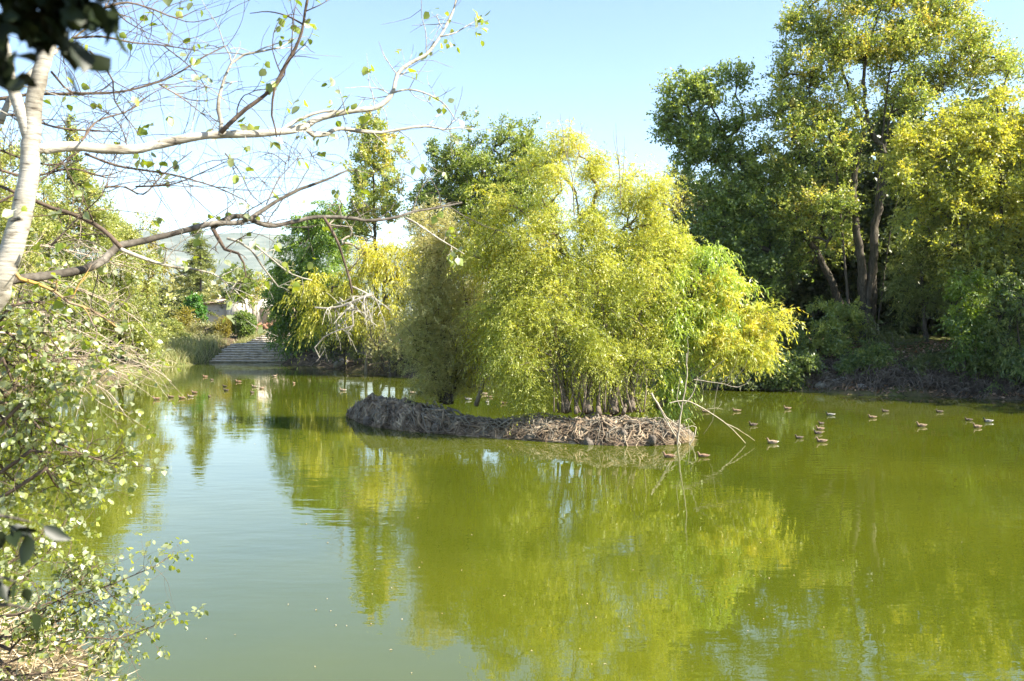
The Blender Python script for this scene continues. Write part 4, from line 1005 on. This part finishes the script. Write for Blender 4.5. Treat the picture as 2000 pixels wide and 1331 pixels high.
blades(2500, patch(-28, -26.3, 86.8, 97), .3, .8, .018, 'grass', 'reed', 'long dry grass at the foot of the clipped bush')

# the stone steps: a wide flight rising from the water, then a narrow flight up to the garden
root = thing('stone_steps', 'grey stone steps climbing from the water between reeds and dark weeping tree', 'steps', (-24.5, 83, 0))
sr = np.random.RandomState(2)
def step(x0, x1, y0, y1, z0, z1):
    # a slab with a worn uneven nose over a rougher riser set back below it
    n = 16; xx = np.linspace(x0, x1, n); V = []
    jf = .06 * sr.randn(n); jz = .032 * sr.randn(n)
    for y, z, a, b in [(y0 + .07, z0, 1, 0), (y0 + .07, z1 - .09, .6, .5), (y0, z1 - .085, 1, .6), (y0 - .01, z1 - .02, 1, .8), (y0 + .02, z1, 1, 1), (y1, z1, 0, 1), (y1, z0, 0, 0)]:
        V.append(np.stack([xx, y + jf * a, z + jz * b], -1))
    V = np.stack(V, 1).reshape(-1, 3); Q = []
    for i in range(n - 1):
        for a in range(6): Q.append([i * 7 + a, i * 7 + 7 + a, i * 7 + 8 + a, i * 7 + 1 + a])
    T = []
    for e in (0, (n - 1) * 7): T += [[e, e + k, e + k + 1] for k in range(1, 6)]
    quadmesh('step', V, Q, M['step'], root, None, False, T)
y = 82.3; z = -.4
for i in range(8):
    h = .58 if i == 0 else .21
    step(-28.1 + .12 * i, -21.0 - .02 * i, y, y + .62 if i < 7 else 88.4, z if i == 0 else z - .12, z + h)
    z += h; y += .48
for i in range(7):
    step(-26.1 + .1 * i, -22.1 - .02 * i, 87.2 + i * 1.25, 88.6 + i * 1.25 if i < 6 else 101, z - .12, z + .17); z += .17

# hut and walls beyond the garden
hx = (395 - 1000) / FOC * 116
root = thing('garden_hut', 'low rendered hut with a tiled lean to beyond the garden', 'hut', (-36.0, 116, gz1(-36, 116)))
zb = gz1(-36, 116) - .3
mb = MB(); mb.box(-40.2, -37.2, 116.4, 120, zb, zb + 3.45); mb.build('wall', M['wall'], root, smooth=False)
mb = MB(); mb.box(-37.2, -34.7, 115.6, 120, zb, zb + 4.45); mb.build('wall', M['wall'], root, smooth=False)
mb = MB()
mb.add([(-40.6, 115.9, zb + .9 + 2.55), (-37.2, 115.9, zb + .9 + 2.75), (-37.2, 120.2, zb + .9 + 3.3), (-40.6, 120.2, zb + .9 + 3.1), (-40.6, 115.9, zb + .9 + 2.7), (-37.2, 115.9, zb + .9 + 2.9), (-37.2, 120.2, zb + .9 + 3.45), (-40.6, 120.2, zb + .9 + 3.25)],
       [[0, 3, 2, 1], [4, 5, 6, 7], [0, 1, 5, 4], [1, 2, 6, 5], [2, 3, 7, 6], [3, 0, 4, 7]]); mb.build('roof', M['roof'], root, smooth=False)
mb = MB()
mb.add([(-37.9, 115.3, zb + .9 + 3.2), (-36.0, 115.3, zb + .9 + 3.95), (-34.4, 115.3, zb + .9 + 3.5), (-37.9, 120.3, zb + .9 + 3.2), (-36.0, 120.3, zb + .9 + 3.95), (-34.4, 120.3, zb + .9 + 3.5),
        (-37.9, 115.3, zb + .9 + 3.34), (-36.0, 115.3, zb + .9 + 4.1), (-34.4, 115.3, zb + .9 + 3.64), (-37.9, 120.3, zb + .9 + 3.34), (-36.0, 120.3, zb + .9 + 4.1), (-34.4, 120.3, zb + .9 + 3.64)],
       [[6, 7, 10, 9], [7, 8, 11, 10], [0, 3, 4, 1], [1, 4, 5, 2], [0, 1, 7, 6], [1, 2, 8, 7], [3, 9, 10, 4], [4, 10, 11, 5], [0, 6, 9, 3], [2, 5, 11, 8]]); mb.build('roof', M['roof'], root, smooth=False)
root = thing('garden_wall', 'white rendered wall in sun right of the low hut', 'wall', (-33.2, 119, gz1(-33, 119)))
root.rotation_euler = (0, 0, .5)
mb = MB(); mb.box(-34.6, -31.3, 119, 119.35, zb, zb + 4.2); mb.build('panel', M['wall_white'], root, smooth=False)
mb = MB(); mb.box(-34.7, -31.2, 118.95, 119.4, zb + 4.2, zb + 4.32); mb.build('coping', M['roof'], root, smooth=False)
root = thing('brick_wall', 'reddish brick wall with rubble foot at the top of the steps', 'wall', (-30.5, 112, gz1(-30.5, 112)))
mb = MB(); mb.box(-32.0, -27.0, 112.4, 112.8, zb, zb + 2.9); mb.build('panel', M['roof'], root, smooth=False)
mb = MB()
for i in range(50):
    c = np.array([-32 + 4 * sr.rand(), 111.2 + sr.rand(), zb + .2 + .9 * sr.rand() ** 1.5]); s = .12 + .2 * sr.rand()
    mb.box(c[0] - s, c[0] + s, c[1] - s, c[1] + s, c[2] - s * .6, c[2] + s * .6, .05, sr)
mb.build('rubble', M['brick'], root, smooth=False)

# far wood between the garden and the hills: reads as one mass
P = []
for i in range(420):
    D = 135 + 420 * r.rand() ** 1.3; px = 230 + 420 * r.rand(); x = (px - 1000) / FOC * D
    P.append((x, D, gz1(x, D) - .2, 2.5 + 6.5 * r.rand() ** 1.5))
P = np.array(P); C = np.repeat(P, 170, 0); n = len(C)
d = rdir(r, n); d[:, 2] = np.abs(d[:, 2]); pos = C[:, :3] + d * (C[:, 3] * (.5 + .5 * r.rand(n)))[:, None] * np.array([.7, .7, 1.1])
A = rdir(r, n); V, Q = leaf_quads(pos, A, unit(np.cross(A, rdir(r, n))), .25 + C[:, 3] * .12, .2 + C[:, 3] * .08)
o = quadmesh('far_wood', V, Q, M['olive'], tint=np.repeat(np.clip(np.repeat(r.rand(420), 170) + .15 * r.randn(n), 0, 1), 4)); tag(o, 'far green wood between the garden and the hazy hill', 'wood', kind='stuff')

# ---------------------------------------------------------------- the white poplar in front
r = np.random.RandomState(40)
LT = np.array([0, .22, .48, .75, 1.0]); LW = np.array([0, .34, .42, .26, 0])
def ovate(B, A, Nn, ln, wf=1.0, curl=.12, stalk=.35):
    """ovate leaves with a folded midrib and a stalk: 11 + 4 vertices each"""
    n = len(B); ln = np.broadcast_to(ln, (n,))[:, None]
    Sd = unit(np.cross(A, Nn)); N2 = np.cross(Sd, A)
    st = B + A * ln * stalk * .9 - N2 * 0
    vs = []
    for t in LT: vs.append(st + A * ln * t - N2 * ln * curl * t * t)
    for k in (1, 2, 3):
        w = LW[k] * wf * (1 + .12 * r.randn(n, 1)); vs.append(vs[k] + Sd * ln * w + N2 * ln * .09)
    for k in (1, 2, 3):
        w = LW[k] * wf * (1 + .12 * r.randn(n, 1)); vs.append(vs[k] - Sd * ln * w + N2 * ln * .09)
    wv = ln * .018
    vs += [B - Sd * wv, B + Sd * wv, st + Sd * wv, st - Sd * wv]
    V = np.stack(vs, 1).reshape(-1, 3); i = np.arange(n) * 15
    q = [(1, 2, 6, 5), (2, 3, 7, 6), (2, 1, 8, 9), (3, 2, 9, 10), (11, 12, 13, 14)]; t = [(0, 1, 5), (3, 4, 7), (1, 0, 8), (4, 3, 10)]
    Q = np.concatenate([np.stack([i + a for a in k], -1) for k in q]); T = np.concatenate([np.stack([i + a for a in k], -1) for k in t])
    return V, Q, T
class Leaves:
    def __init__(s): s.B = []; s.A = []
    def at(s, p, d, n, spread=.03, droop=.5):
        for _ in range(n):
            s.B.append(p + r.randn(3) * spread * .4); s.A.append(unit(d * .5 + r.randn(3) * .7 + np.array([0, 0, -droop])))
    def build(s, name, mat, parent, L, wf=1.0, t0=.45, updir=(0, 0, 1)):
        if not s.B: return
        B = np.array(s.B); A = np.array(s.A); n = len(B)
        N = unit(r.randn(n, 3) * .9 + np.array(updir))
        V, Q, T = ovate(B, A, N, L * (.6 + .6 * r.rand(n)), wf)
        return quadmesh(name, V, Q, M[mat], parent, np.repeat(np.clip(t0 + .25 * r.randn(n), 0, 1), 15), False, T)
def twig(mb, lv, p, d, ln, rad, depth=1, leafp=.5, nleaf=2, droop=.1, wig=.16, split=3):
    m = max(4, int(ln / .05)); pts = [p]; dd = d.copy(); cv = r.randn(3) * 1.5 * ln / m
    for i in range(m):
        dd = unit(dd + r.randn(3) * wig * .75 + cv + np.array([0, 0, -droop * .12])); pts.append(pts[-1] + dd * ln / m)
    pts = np.array(pts); mb.tube(pts, np.linspace(rad, rad * .4, len(pts)), 5 if rad > .004 else 4, cap=False)
    if depth > 0:
        for i in range(split):
            k = r.randint(1, m); sd = unit(dd * .7 + r.randn(3) * .8)
            twig(mb, lv, pts[k], sd, ln * (.3 + .35 * r.rand()), rad * .6, depth - 1, leafp, nleaf, droop, wig, split)
    if lv is not None and r.rand() < leafp: lv.at(pts[-1], dd, nleaf + r.randint(0, 2))
    return pts
def limb(mb, lv, path, D0, D1, r0, r1, nsub=6, sub=.35, leafp=.4, up=.2, sides=10, wob=.05, depth=1, rs=.0045, start=.1, split=3, nleaf=2, droop=.1):
    m = len(path)
    c = spline([at(p[0], p[1], D0 + (D1 - D0) * i / (m - 1)) for i, p in enumerate(path)], .05)
    c[1:-1] += r.randn(len(c) - 2, 3) * r0 * wob
    kk = np.linspace(0, 1, len(c))[:, None]; nk = max(3, len(c) // 5); kn = r.randn(nk, 3) * r0 * .55; kn[0] = 0; c += np.stack([np.interp(kk[:, 0], np.linspace(0, 1, nk), kn[:, q]) for q in range(3)], -1)
    n = len(c); rad = np.linspace(1, 0, n) ** .85 * (r0 - r1) + r1
    rad = rad * (1 + .05 * np.sin(np.arange(n) * .9) + .04 * r.randn(n))
    mb.tube(c, rad, sides, bump=.02)
    tg = unit(np.gradient(c, axis=0))
    for i in range(nsub):
        k = int(n * (start + (1 - start) * r.rand())); k = min(k, n - 1)
        d = unit(tg[k] * .5 + r.randn(3) * .65 + np.array([0, 0, up]))
        twig(mb, lv, c[k], d, sub * (.4 + .9 * r.rand()), min(rs, rad[k] * .7), depth, leafp, split=split, nleaf=nleaf, droop=droop)
    return c

base = np.array([-4.6, 4.3, 1.55])
POP = thing('white_poplar', 'white barked poplar leaning in at the left with long bare limbs over the pond', 'tree', base)
mb = MB(); tp = [base, np.array([-4.1, 4.6, 2.9])] + [at(x, y, 5) for x, y in [(-60, 640), (0, 545), (24, 480), (46, 400), (60, 320), (62, 250), (70, 180), (86, 120), (102, 50), (118, -40), (125, -160)]]
c = spline(tp, .05); n = len(c); c[3:-1] += r.randn(n - 4, 3) * .0025
mb.tube(c, np.interp(np.arange(n) / n, [0, .57, .63, .68, .75, .83, .9, 1], [.11, .072, .067, .059, .049, .042, .036, .026]), 16, bump=.015)
mb.build('trunk', M['wbark'], POP)
LV = Leaves()
def part_limb(*a, mat='wbark', **k):
    mb = MB(); limb(mb, LV, *a, **k); mb.build('limb', M[mat], POP)
part_limb([(62, 285), (48, 235), (32, 190), (16, 135), (4, 90), (-10, 40)], 5, 4.9, .036, .026, nsub=3, sub=.3)
# the upper long limb and its forks
part_limb([(60, 292), (90, 291), (150, 288), (205, 291), (262, 290), (330, 278), (420, 268), (500, 262), (555, 257), (598, 247)], 5, 5.9, .032, .021, nsub=5, sub=.3, start=.4, wob=.03)
part_limb([(594, 250), (612, 235), (650, 224), (690, 216), (725, 212), (752, 198), (768, 178), (778, 150), (800, 128), (830, 108), (850, 75), (866, 45), (878, 18), (886, -20)], 5.9, 6.6, .021, .005, nsub=14, sub=.42, leafp=.3, rs=.004)
part_limb([(596, 250), (612, 264), (640, 262), (660, 252), (700, 256), (745, 258), (790, 250), (830, 245), (870, 252), (905, 248)], 5.9, 6.7, .017, .004, nsub=14, sub=.36, leafp=.18, rs=.0035)
part_limb([(545, 262), (560, 245), (590, 228), (630, 217), (670, 219)], 5.85, 6.1, .013, .008, nsub=2, sub=.2)
part_limb([(765, 182), (800, 175), (840, 185), (870, 205), (890, 235)], 6.2, 6.6, .007, .003, nsub=7, sub=.28, rs=.003)
part_limb([(860, 72), (890, 65), (915, 50), (940, 35)], 6.45, 6.6, .006, .002, nsub=4, sub=.2, leafp=.8, rs=.003)
part_limb([(430, 264), (433, 240), (428, 215), (434, 180), (445, 150), (456, 125), (480, 108), (515, 100), (545, 92)], 5.5, 5.7, .013, .004, nsub=8, sub=.35, leafp=.15)
part_limb([(431, 260), (446, 243), (480, 212), (515, 185), (538, 160), (555, 125), (575, 92), (588, 60), (596, 20), (603, -20)], 5.5, 5.6, .014, .007, nsub=9, sub=.4, leafp=.5, mat='twig')
part_limb([(538, 166), (532, 195), (530, 225), (538, 250), (542, 268)], 5.6, 5.7, .007, .004, nsub=2, sub=.2, mat='twig')
part_limb([(592, 48), (560, 30), (525, 22), (490, 26)], 5.6, 5.8, .006, .002, nsub=2, sub=.2, mat='twig')
# the lower long limb and its forks
part_limb([(-30, 572), (0, 556), (40, 542), (100, 536), (165, 529), (200, 513), (228, 487), (260, 475), (310, 464), (365, 453), (420, 442), (475, 434), (505, 415), (545, 392), (590, 372), (640, 350), (680, 328)], 4.95, 6.2, .030, .006, nsub=12, sub=.4, start=.3, leafp=.1, mat='shade_bark')
part_limb([(415, 445), (440, 428), (470, 420), (520, 437), (570, 432), (620, 421), (680, 421), (730, 426), (780, 421), (810, 412), (850, 408), (900, 400)], 5.75, 6.7, .019, .005, mat='shade_bark', nsub=13, sub=.45, leafp=.1)
part_limb([(415, 446), (428, 470), (440, 490), (465, 497), (475, 515), (478, 540)], 5.75, 5.8, .014, .004, nsub=6, sub=.25, leafp=.3, mat='twig')
part_limb([(443, 466), (465, 472), (490, 490), (510, 520), (545, 560)], 5.75, 5.9, .009, .003, nsub=4, sub=.25, leafp=.15)
part_limb([(500, 480), (530, 505), (570, 535), (610, 548)], 5.8, 6.0, .006, .003, nsub=3, sub=.2, leafp=.15)
part_limb([(236, 484), (215, 462), (185, 440), (145, 424), (105, 412), (60, 392), (0, 366)], 5.2, 5.1, .013, .010, nsub=5, sub=.35, mat='twig')
part_limb([(236, 487), (270, 500), (320, 515), (370, 522), (420, 535), (450, 560)], 5.3, 5.9, .012, .004, nsub=8, sub=.35, leafp=.3)
# dead hanging branch over the far bank
part_limb([(632, 424), (645, 445), (662, 480), (675, 520), (685, 550), (690, 575)], 6.1, 6.2, .010, .007, nsub=2, sub=.15, leafp=0, mat='twig')
part_limb([(727, 574), (700, 585), (670, 597), (640, 602), (615, 600)], 6.2, 6.2, .012, .006, nsub=12, sub=.25, leafp=0, up=-.6, droop=.8)
part_limb([(690, 580), (688, 610), (690, 635), (660, 645), (632, 660), (615, 680), (625, 700)], 6.2, 6.2, .007, .003, nsub=7, sub=.2, leafp=0, up=-.3)
part_limb([(688, 560), (710, 570), (735, 585), (760, 605)], 6.2, 6.3, .006, .003, nsub=3, sub=.15, leafp=.1)
part_limb([(820, 440), (850, 462), (880, 480), (905, 495)], 6.5, 6.6, .006, .003, nsub=3, sub=.15, leafp=.6); part_limb([(790, 425), (815, 440), (830, 450)], 6.5, 6.5, .008, .005, nsub=1, sub=.1)
# thin upper network
NET = [([(-20, 196), (60, 183), (130, 181), (230, 178), (290, 165), (340, 147), (400, 112), (445, 92)], .011), ([(-20, 225), (40, 226), (110, 248), (170, 254), (230, 256)], .009), ([(140, 75), (200, 72), (260, 84), (310, 88), (390, 100)], .008),
       ([(100, 140), (140, 178), (200, 180)], .007), ([(175, 100), (205, 130), (222, 160), (226, 200), (262, 250), (285, 285)], .006), ([(160, 275), (190, 235), (250, 215), (300, 180), (330, 168)], .007),
       ([(165, 300), (230, 325), (330, 342), (420, 365), (480, 390)], .008), ([(205, 365), (245, 366), (280, 380), (320, 340), (375, 295)], .007), ([(265, 365), (340, 360), (400, 335), (450, 310)], .006),
       ([(60, 190), (90, 120), (170, 50), (205, 10), (215, -10)], .008), ([(205, 15), (250, 6), (300, 20), (345, 35), (380, 20)], .007), ([(215, 10), (245, 40), (280, 60), (320, 80)], .005),
       ([(320, 90), (370, 130), (400, 170), (405, 210)], .004), ([(310, 165), (360, 195), (410, 235), (430, 255)], .005), ([(250, 290), (230, 240), (170, 190)], .004), ([(440, 300), (470, 340), (490, 380), (515, 400)], .004),
       ([(520, 400), (545, 350), (580, 310), (600, 280)], .004), ([(560, 320), (530, 300), (500, 310)], .003), ([(600, 290), (620, 320), (640, 345)], .003), ([(-10, 330), (60, 345), (140, 330), (200, 345), (240, 335)], .009),
       ([(-10, 400), (80, 350), (130, 310), (190, 280)], .008), ([(100, 480), (160, 420), (200, 380), (215, 330)], .007), ([(-10, 290), (80, 320), (160, 312)], .007)]
for path, rr in NET:
    part_limb(path, 5.1 + .5 * r.rand(), 5.4 + .9 * r.rand(), rr, rr * .35, nsub=9, sub=.6, leafp=.07, split=2, sides=6, mat='lichen' if r.rand() < .18 else 'twig', rs=.0032, start=.05)
part_limb([(20, 520), (40, 545), (75, 555), (110, 570), (140, 592), (165, 600), (200, 620), (240, 650)], 5, 5.3, .011, .004, nsub=7, sub=.3, mat='lichen', leafp=.3)
part_limb([(0, 240), (30, 180), (80, 120), (110, 95)], 5.1, 5.3, .02, .012, nsub=3, sub=.3)
for q, d in [((655, 318), 6), ((672, 302), 6), ((285, 310), 5.5), ((270, 303), 5.4), ((342, 308), 5.6), ((498, 478), 5.9), ((503, 470), 5.9), ((560, 510), 5.9), ((382, 5), 5.5), ((395, 105), 5.6), ((405, 85), 5.6), ((170, 85), 5.2), ((185, 110), 5.2), ((150, 80), 5.1), ((235, 68), 5.3), ((330, 62), 5.4)]:
    LV.at(at(*q, d), np.array([0, 0, -1.0]), 2, .04, .8)
LV.build('foliage', 'wpoplar', POP, .058)

# grey green poplar suckers at the left: middle sprays, low sprays, each from its own stool on the bank
def suckers(name, label, basep, paths, D, L, nsub, sub, leafp, nleaf=2, r0=.010, mat='twig', t0=.5, cat='shrub', mid=None, rs=.004, depth=1):
    root = thing(name, label, cat, basep); lv = Leaves()
    for k, p in enumerate(paths):
        mb = MB(); c0 = limb(mb, lv, p[0] if isinstance(p, tuple) else p, p[1] if isinstance(p, tuple) else D, (p[2] if isinstance(p, tuple) else D + .4), r0, .003, nsub=nsub, sub=sub, leafp=leafp, sides=7, rs=rs, start=0, nleaf=nleaf, depth=depth)
        st = c0[0]; md = (st + basep) / 2 + np.array([-.1, 0, .25]) + r.randn(3) * .1
        mb.tube(spline([basep + r.randn(3) * np.array([.06, .06, 0]), md, st], .12), np.linspace(r0 * 2, r0, len(spline([basep, md, st], .12)))[:1] if False else r0 * 1.4, 7)
        mb.build('stem', M[mat], root)
    lv.build('foliage', 'wpoplar', root, L, t0=t0); return root
b1 = np.array([-5.6, 6.6, gz1(-5.6, 6.6)])
suckers('poplar_sapling', 'leafy grey green poplar sapling drooping over the water at mid height on the left', b1,
        [[(5, 700), (20, 735), (32, 770), (48, 810), (60, 845), (65, 880), (90, 912), (130, 935), (170, 950)], [(-10, 660), (40, 700), (90, 720), (150, 745)], [(-10, 800), (30, 860), (38, 920), (30, 990)],
         [(40, 790), (80, 840), (115, 868), (150, 882), (165, 915), (175, 945)], [(-20, 620), (40, 640), (90, 655), (120, 690)], [(-20, 690), (30, 720), (70, 760), (110, 770)], [(0, 640), (60, 680), (120, 700), (165, 705)], [(-20, 780), (50, 800), (90, 830), (140, 850)], [(60, 880), (100, 885), (150, 885), (200, 900), (240, 890)],
         [(-20, 740), (20, 790), (30, 860)], [(20, 600), (70, 590), (110, 620)], [(90, 915), (105, 945), (118, 960)], [(-20, 880), (20, 930), (50, 960)]], 6.4, .050, 17, .36, .9, 3, t0=.75)
b2 = np.array([-6.4, 9.2, gz1(-6.4, 9.2)])
suckers('poplar_sapling', 'pale leaved poplar sapling spreading over the water in the bottom left corner', b2,
        [[(-40, 1270), (40, 1220), (100, 1180), (180, 1155), (250, 1130), (300, 1108), (335, 1085)], [(0, 1300), (80, 1270), (160, 1245), (230, 1245), (300, 1222), (350, 1200)], [(20, 1270), (90, 1190), (122, 1120), (140, 1060)],
         [(30, 1320), (120, 1312), (190, 1298), (225, 1270), (250, 1254)], [(-20, 1180), (50, 1120), (95, 1075), (135, 1000)], [(0, 1250), (110, 1215), (190, 1172), (212, 1165)], [(60, 1240), (140, 1230), (200, 1240)], [(-20, 1130), (30, 1090), (70, 1050)],
         [(40, 1200), (130, 1160), (180, 1110), (200, 1100)]], 8.6, .058, 19, .45, .95, 3, r0=.011, rs=.005, t0=.7)
# bare arching twigs in front of the left thicket
b3 = np.array([-8.8, 12.2, gz1(-8.8, 12.2)])
root = thing('bare_shrub', 'tangled pale leafless shrub arching down to the water in front of the thicket', 'shrub', b3); lv = Leaves()
mains = [([(-120, 560), (20, 540), (130, 560), (230, 600), (300, 660)], 10.5, .016), ([(-120, 600), (40, 600), (140, 640), (230, 690), (300, 720), (335, 745)], 10.5, .016), ([(-100, 640), (60, 660), (160, 700), (250, 735)], 10, .014),
         ([(-100, 500), (60, 480), (180, 500), (280, 530)], 11, .014), ([(-100, 660), (40, 680), (120, 720), (200, 760), (240, 800)], 9.5, .012)]
for k, (p, D, rr) in enumerate(mains):
    mb = MB(); c0 = limb(mb, lv, p, D, D + 1.2, rr, .004, nsub=12, sub=.5, leafp=.3, sides=6, rs=.0045, start=.1, depth=2, nleaf=1, up=.3)
    for i in range(15):
        q = c0[int(len(c0) * (.2 + .6 * r.rand()))]; d0 = unit(np.array([.7 + .5 * r.randn(), .5 * r.randn(), .35 + .35 * r.randn()])); ln = .35 + .5 * r.rand()
        t = np.linspace(0, 1, 14)[:, None]; cc = q + d0 * ln * t + np.array([.1, 0, -1.15]) * ln * t ** 2 * (.5 + .5 * r.rand()) + np.cumsum(np.cumsum(r.randn(14, 3), 0), 0) * .008
        mb.tube(cc, np.linspace(.0055, .002, 14), 4, cap=False)
        if r.rand() < .5: lv.at(cc[-1 - r.randint(0, 6)], np.array([.3, 0, -.5]), 1 + r.randint(0, 2), .05)
        for _ in range(2): twig(mb, lv, cc[r.randint(3, 12)], unit(r.randn(3) + np.array([.5, 0, -.3])), .3 + .3 * r.rand(), .003, 0, .3, 1)
    md = (c0[0] + b3) / 2 + np.array([-.3, 0, .5]); mb.tube(spline([b3, md, c0[0]], .2), rr * 1.2, 7)
    mb.build('stem', M['pale_twig'], root)
lv.build('foliage', 'wpoplar', root, .07, t0=.6)

# sprays close to the lens, shade put into their leaf colour
def spray(label, basep, pts, L, n, spread, wf, mat='shade_leaf', dr=.5):
    root = thing('leafy_branch', label, 'branch', basep); mb = MB(); lv = Leaves()
    for p in pts:
        c = spline(p, .04); mb.tube(c, np.linspace(.006, .002, len(c)), 6, cap=False)
        for i in range(n):
            k = r.randint(len(c)); lv.at(c[k] + r.randn(3) * spread, unit(r.randn(3) + np.array([.4, 0, 0])), 1, .01, dr)
    mb.build('stem', M['bark'], root); lv.build('foliage', mat, root, L, wf); return root
p0 = np.array([-1.5, .9, 6.2])
spray('blurred leaves blackened for shade hanging into the top left corner close by', np.array([-1.4, .95, 5.3]),
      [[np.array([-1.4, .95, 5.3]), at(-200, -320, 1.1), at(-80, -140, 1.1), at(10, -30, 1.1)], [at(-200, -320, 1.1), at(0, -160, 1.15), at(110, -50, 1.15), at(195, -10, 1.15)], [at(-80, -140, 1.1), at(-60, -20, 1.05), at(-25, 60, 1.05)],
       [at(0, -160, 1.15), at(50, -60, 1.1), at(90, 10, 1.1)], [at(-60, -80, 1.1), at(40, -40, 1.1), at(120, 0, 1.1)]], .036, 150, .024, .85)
spray('unseen leafy bough added above the lens to shade the blackened leaves', np.array([-1.4, 1.2, 5.6]),  # out of view, put in to darken the near leaves below it
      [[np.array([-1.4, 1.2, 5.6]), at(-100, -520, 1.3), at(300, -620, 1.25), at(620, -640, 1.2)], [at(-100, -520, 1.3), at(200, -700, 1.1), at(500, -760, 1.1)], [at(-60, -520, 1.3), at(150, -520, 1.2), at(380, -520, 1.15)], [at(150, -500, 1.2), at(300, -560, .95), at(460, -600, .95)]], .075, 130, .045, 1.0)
spray('dark pointed leaves drooping at the left edge above the pale sapling', at(-120, 980, 1.7), [[at(-120, 980, 1.7), at(-40, 1000, 1.7), at(25, 1012, 1.7), at(62, 1020, 1.7)], [at(-40, 1000, 1.7), at(5, 1035, 1.7)]], .052, 7, .008, .62, dr=1.3)
spray('dark pointed leaves drooping at the left edge beside the pale sapling', at(-120, 1090, 1.7), [[at(-120, 1090, 1.7), at(-40, 1115, 1.7), at(12, 1130, 1.7), at(34, 1138, 1.7)]], .052, 8, .008, .62, dr=1.3)
spray('pair of dark hanging leaves in front of the pale sapling', at(-60, 1180, 1.7), [[at(-60, 1180, 1.7), at(20, 1182, 1.7), at(62, 1192, 1.7)]], .05, 3, .006, .62, dr=1.6)

# straw on the near bank
n = 5000
x = -9.5 + 5.4 * r.rand(n); y = 8.2 + 5 * r.rand(n); d = pond_sd(x, y); k = (d > -.1) & (d < 4); x, y = x[k], y[k]; n = len(x)
P = np.stack([x, y, np.maximum(gz(x, y), 0) + .02 + .05 * r.rand(n)], -1); A = unit(np.stack([r.randn(n), r.randn(n) * .6, .35 * r.randn(n)], -1))
V, Q = leaf_quads(P, A, unit(np.cross(A, rdir(r, n))), .25 + .5 * r.rand(n), .014 + .012 * r.rand(n)); V[:, 2] = np.maximum(V[:, 2], .012)
o = quadmesh('straw', V, Q, M['straw'], tint=np.repeat(r.rand(n), 4)); tag(o, 'bleached straw lying on the near bank at the bottom left', 'straw', kind='stuff')
# specks of leaf and down floating on the pond
n = 70; P = []
while len(P) < n:
    q = onz(560 + 1440 * r.rand() if r.rand() < .7 else 150 + 900 * r.rand(), 760 + 570 * r.rand() ** .6)
    if pond_sd(q[0], q[1])[0] < -.4: P.append(q)
P = np.array(P); P[:, 2] = .006; th = r.rand(n) * 6.28
A = np.stack([np.cos(th), np.sin(th), 0 * th], -1); Sd = np.stack([-np.sin(th), np.cos(th), 0 * th], -1)
V, Q = leaf_quads(P, A, Sd, .02 + .035 * r.rand(n), .012 + .016 * r.rand(n)); V.reshape(-1, 4, 3)[:, 1, 2] += .008; V.reshape(-1, 4, 3)[:, 3, 2] += .008
o = quadmesh('leaf_litter', V, Q, M['straw'], tint=np.repeat(r.rand(n), 4)); tag(o, 'tiny pale leaves and down floating on the water', 'litter', kind='stuff')


# ---------------------------------------------------------------- the air
hm, nt, out = nmat('haze'); pv = nt.nodes.new('ShaderNodeVolumePrincipled')
pv.inputs['Density'].default_value = HAZE; pv.inputs['Color'].default_value = (.80, .88, 1, 1); pv.inputs['Anisotropy'].default_value = .2
nt.links.new(pv.outputs[0], out.inputs['Volume'])
mb = MB(); mb.box(-4700, 4700, -4700, 4700, -4, 330)
hz = mb.build('haze', hm, smooth=False); tag(hz, None, None, kind='stuff')
# ---------------------------------------------------------------- sky, sun, camera
SUN_DIR = Vector((.955, -.30, math.tan(math.radians(41)))).normalized()
wd = bpy.data.worlds.new('World'); S.world = wd; wd.use_nodes = True
nt = wd.node_tree; nt.nodes.clear()
wo = nt.nodes.new('ShaderNodeOutputWorld'); bg = nt.nodes.new('ShaderNodeBackground'); sk = nt.nodes.new('ShaderNodeTexSky')
sk.sky_type = 'NISHITA'; sk.sun_disc = False; sk.sun_elevation = math.asin(SUN_DIR.z); sk.sun_rotation = math.atan2(SUN_DIR.x, SUN_DIR.y)
sk.air_density = 1.0; sk.dust_density = .35; sk.ozone_density = 1.6
nt.links.new(sk.outputs[0], bg.inputs[0]); nt.links.new(bg.outputs[0], wo.inputs[0]); bg.inputs[1].default_value = .094
sl = bpy.data.lights.new('sun', 'SUN'); sl.energy = 5.0; sl.angle = math.radians(.5); sl.color = (1, .93, .80)
so = bpy.data.objects.new('sun', sl); COL.objects.link(so); so.rotation_euler = (-SUN_DIR).to_track_quat('-Z', 'Y').to_euler()
so.location = (20, 0, 40)
cd = bpy.data.cameras.new('camera'); cam = bpy.data.objects.new('camera', cd); COL.objects.link(cam)
cam.location = (0, 0, CZ); cam.rotation_euler = (math.pi / 2 - PITCH, 0, 0)
cd.sensor_width = 36; cd.lens = 36 * FOC / PW; cd.clip_start = .05; cd.clip_end = 12000
cd.dof.use_dof = True; cd.dof.focus_distance = 26; cd.dof.aperture_fstop = 5.0
S.camera = cam
S.view_settings.view_transform = 'Standard'; S.view_settings.look = 'None'; S.view_settings.exposure = 1.8; S.view_settings.gamma = 1
S.cycles.max_bounces = 7; S.cycles.diffuse_bounces = 4; S.cycles.glossy_bounces = 3; S.cycles.transmission_bounces = 4
S.cycles.use_adaptive_sampling = True; S.cycles.adaptive_threshold = .015
S.cycles.sample_clamp_indirect = 6; S.cycles.caustics_reflective = False; S.cycles.caustics_refractive = False
S.cycles.use_denoising = True
print('LEAVES', sum(n for _, n in TREES), TREES)
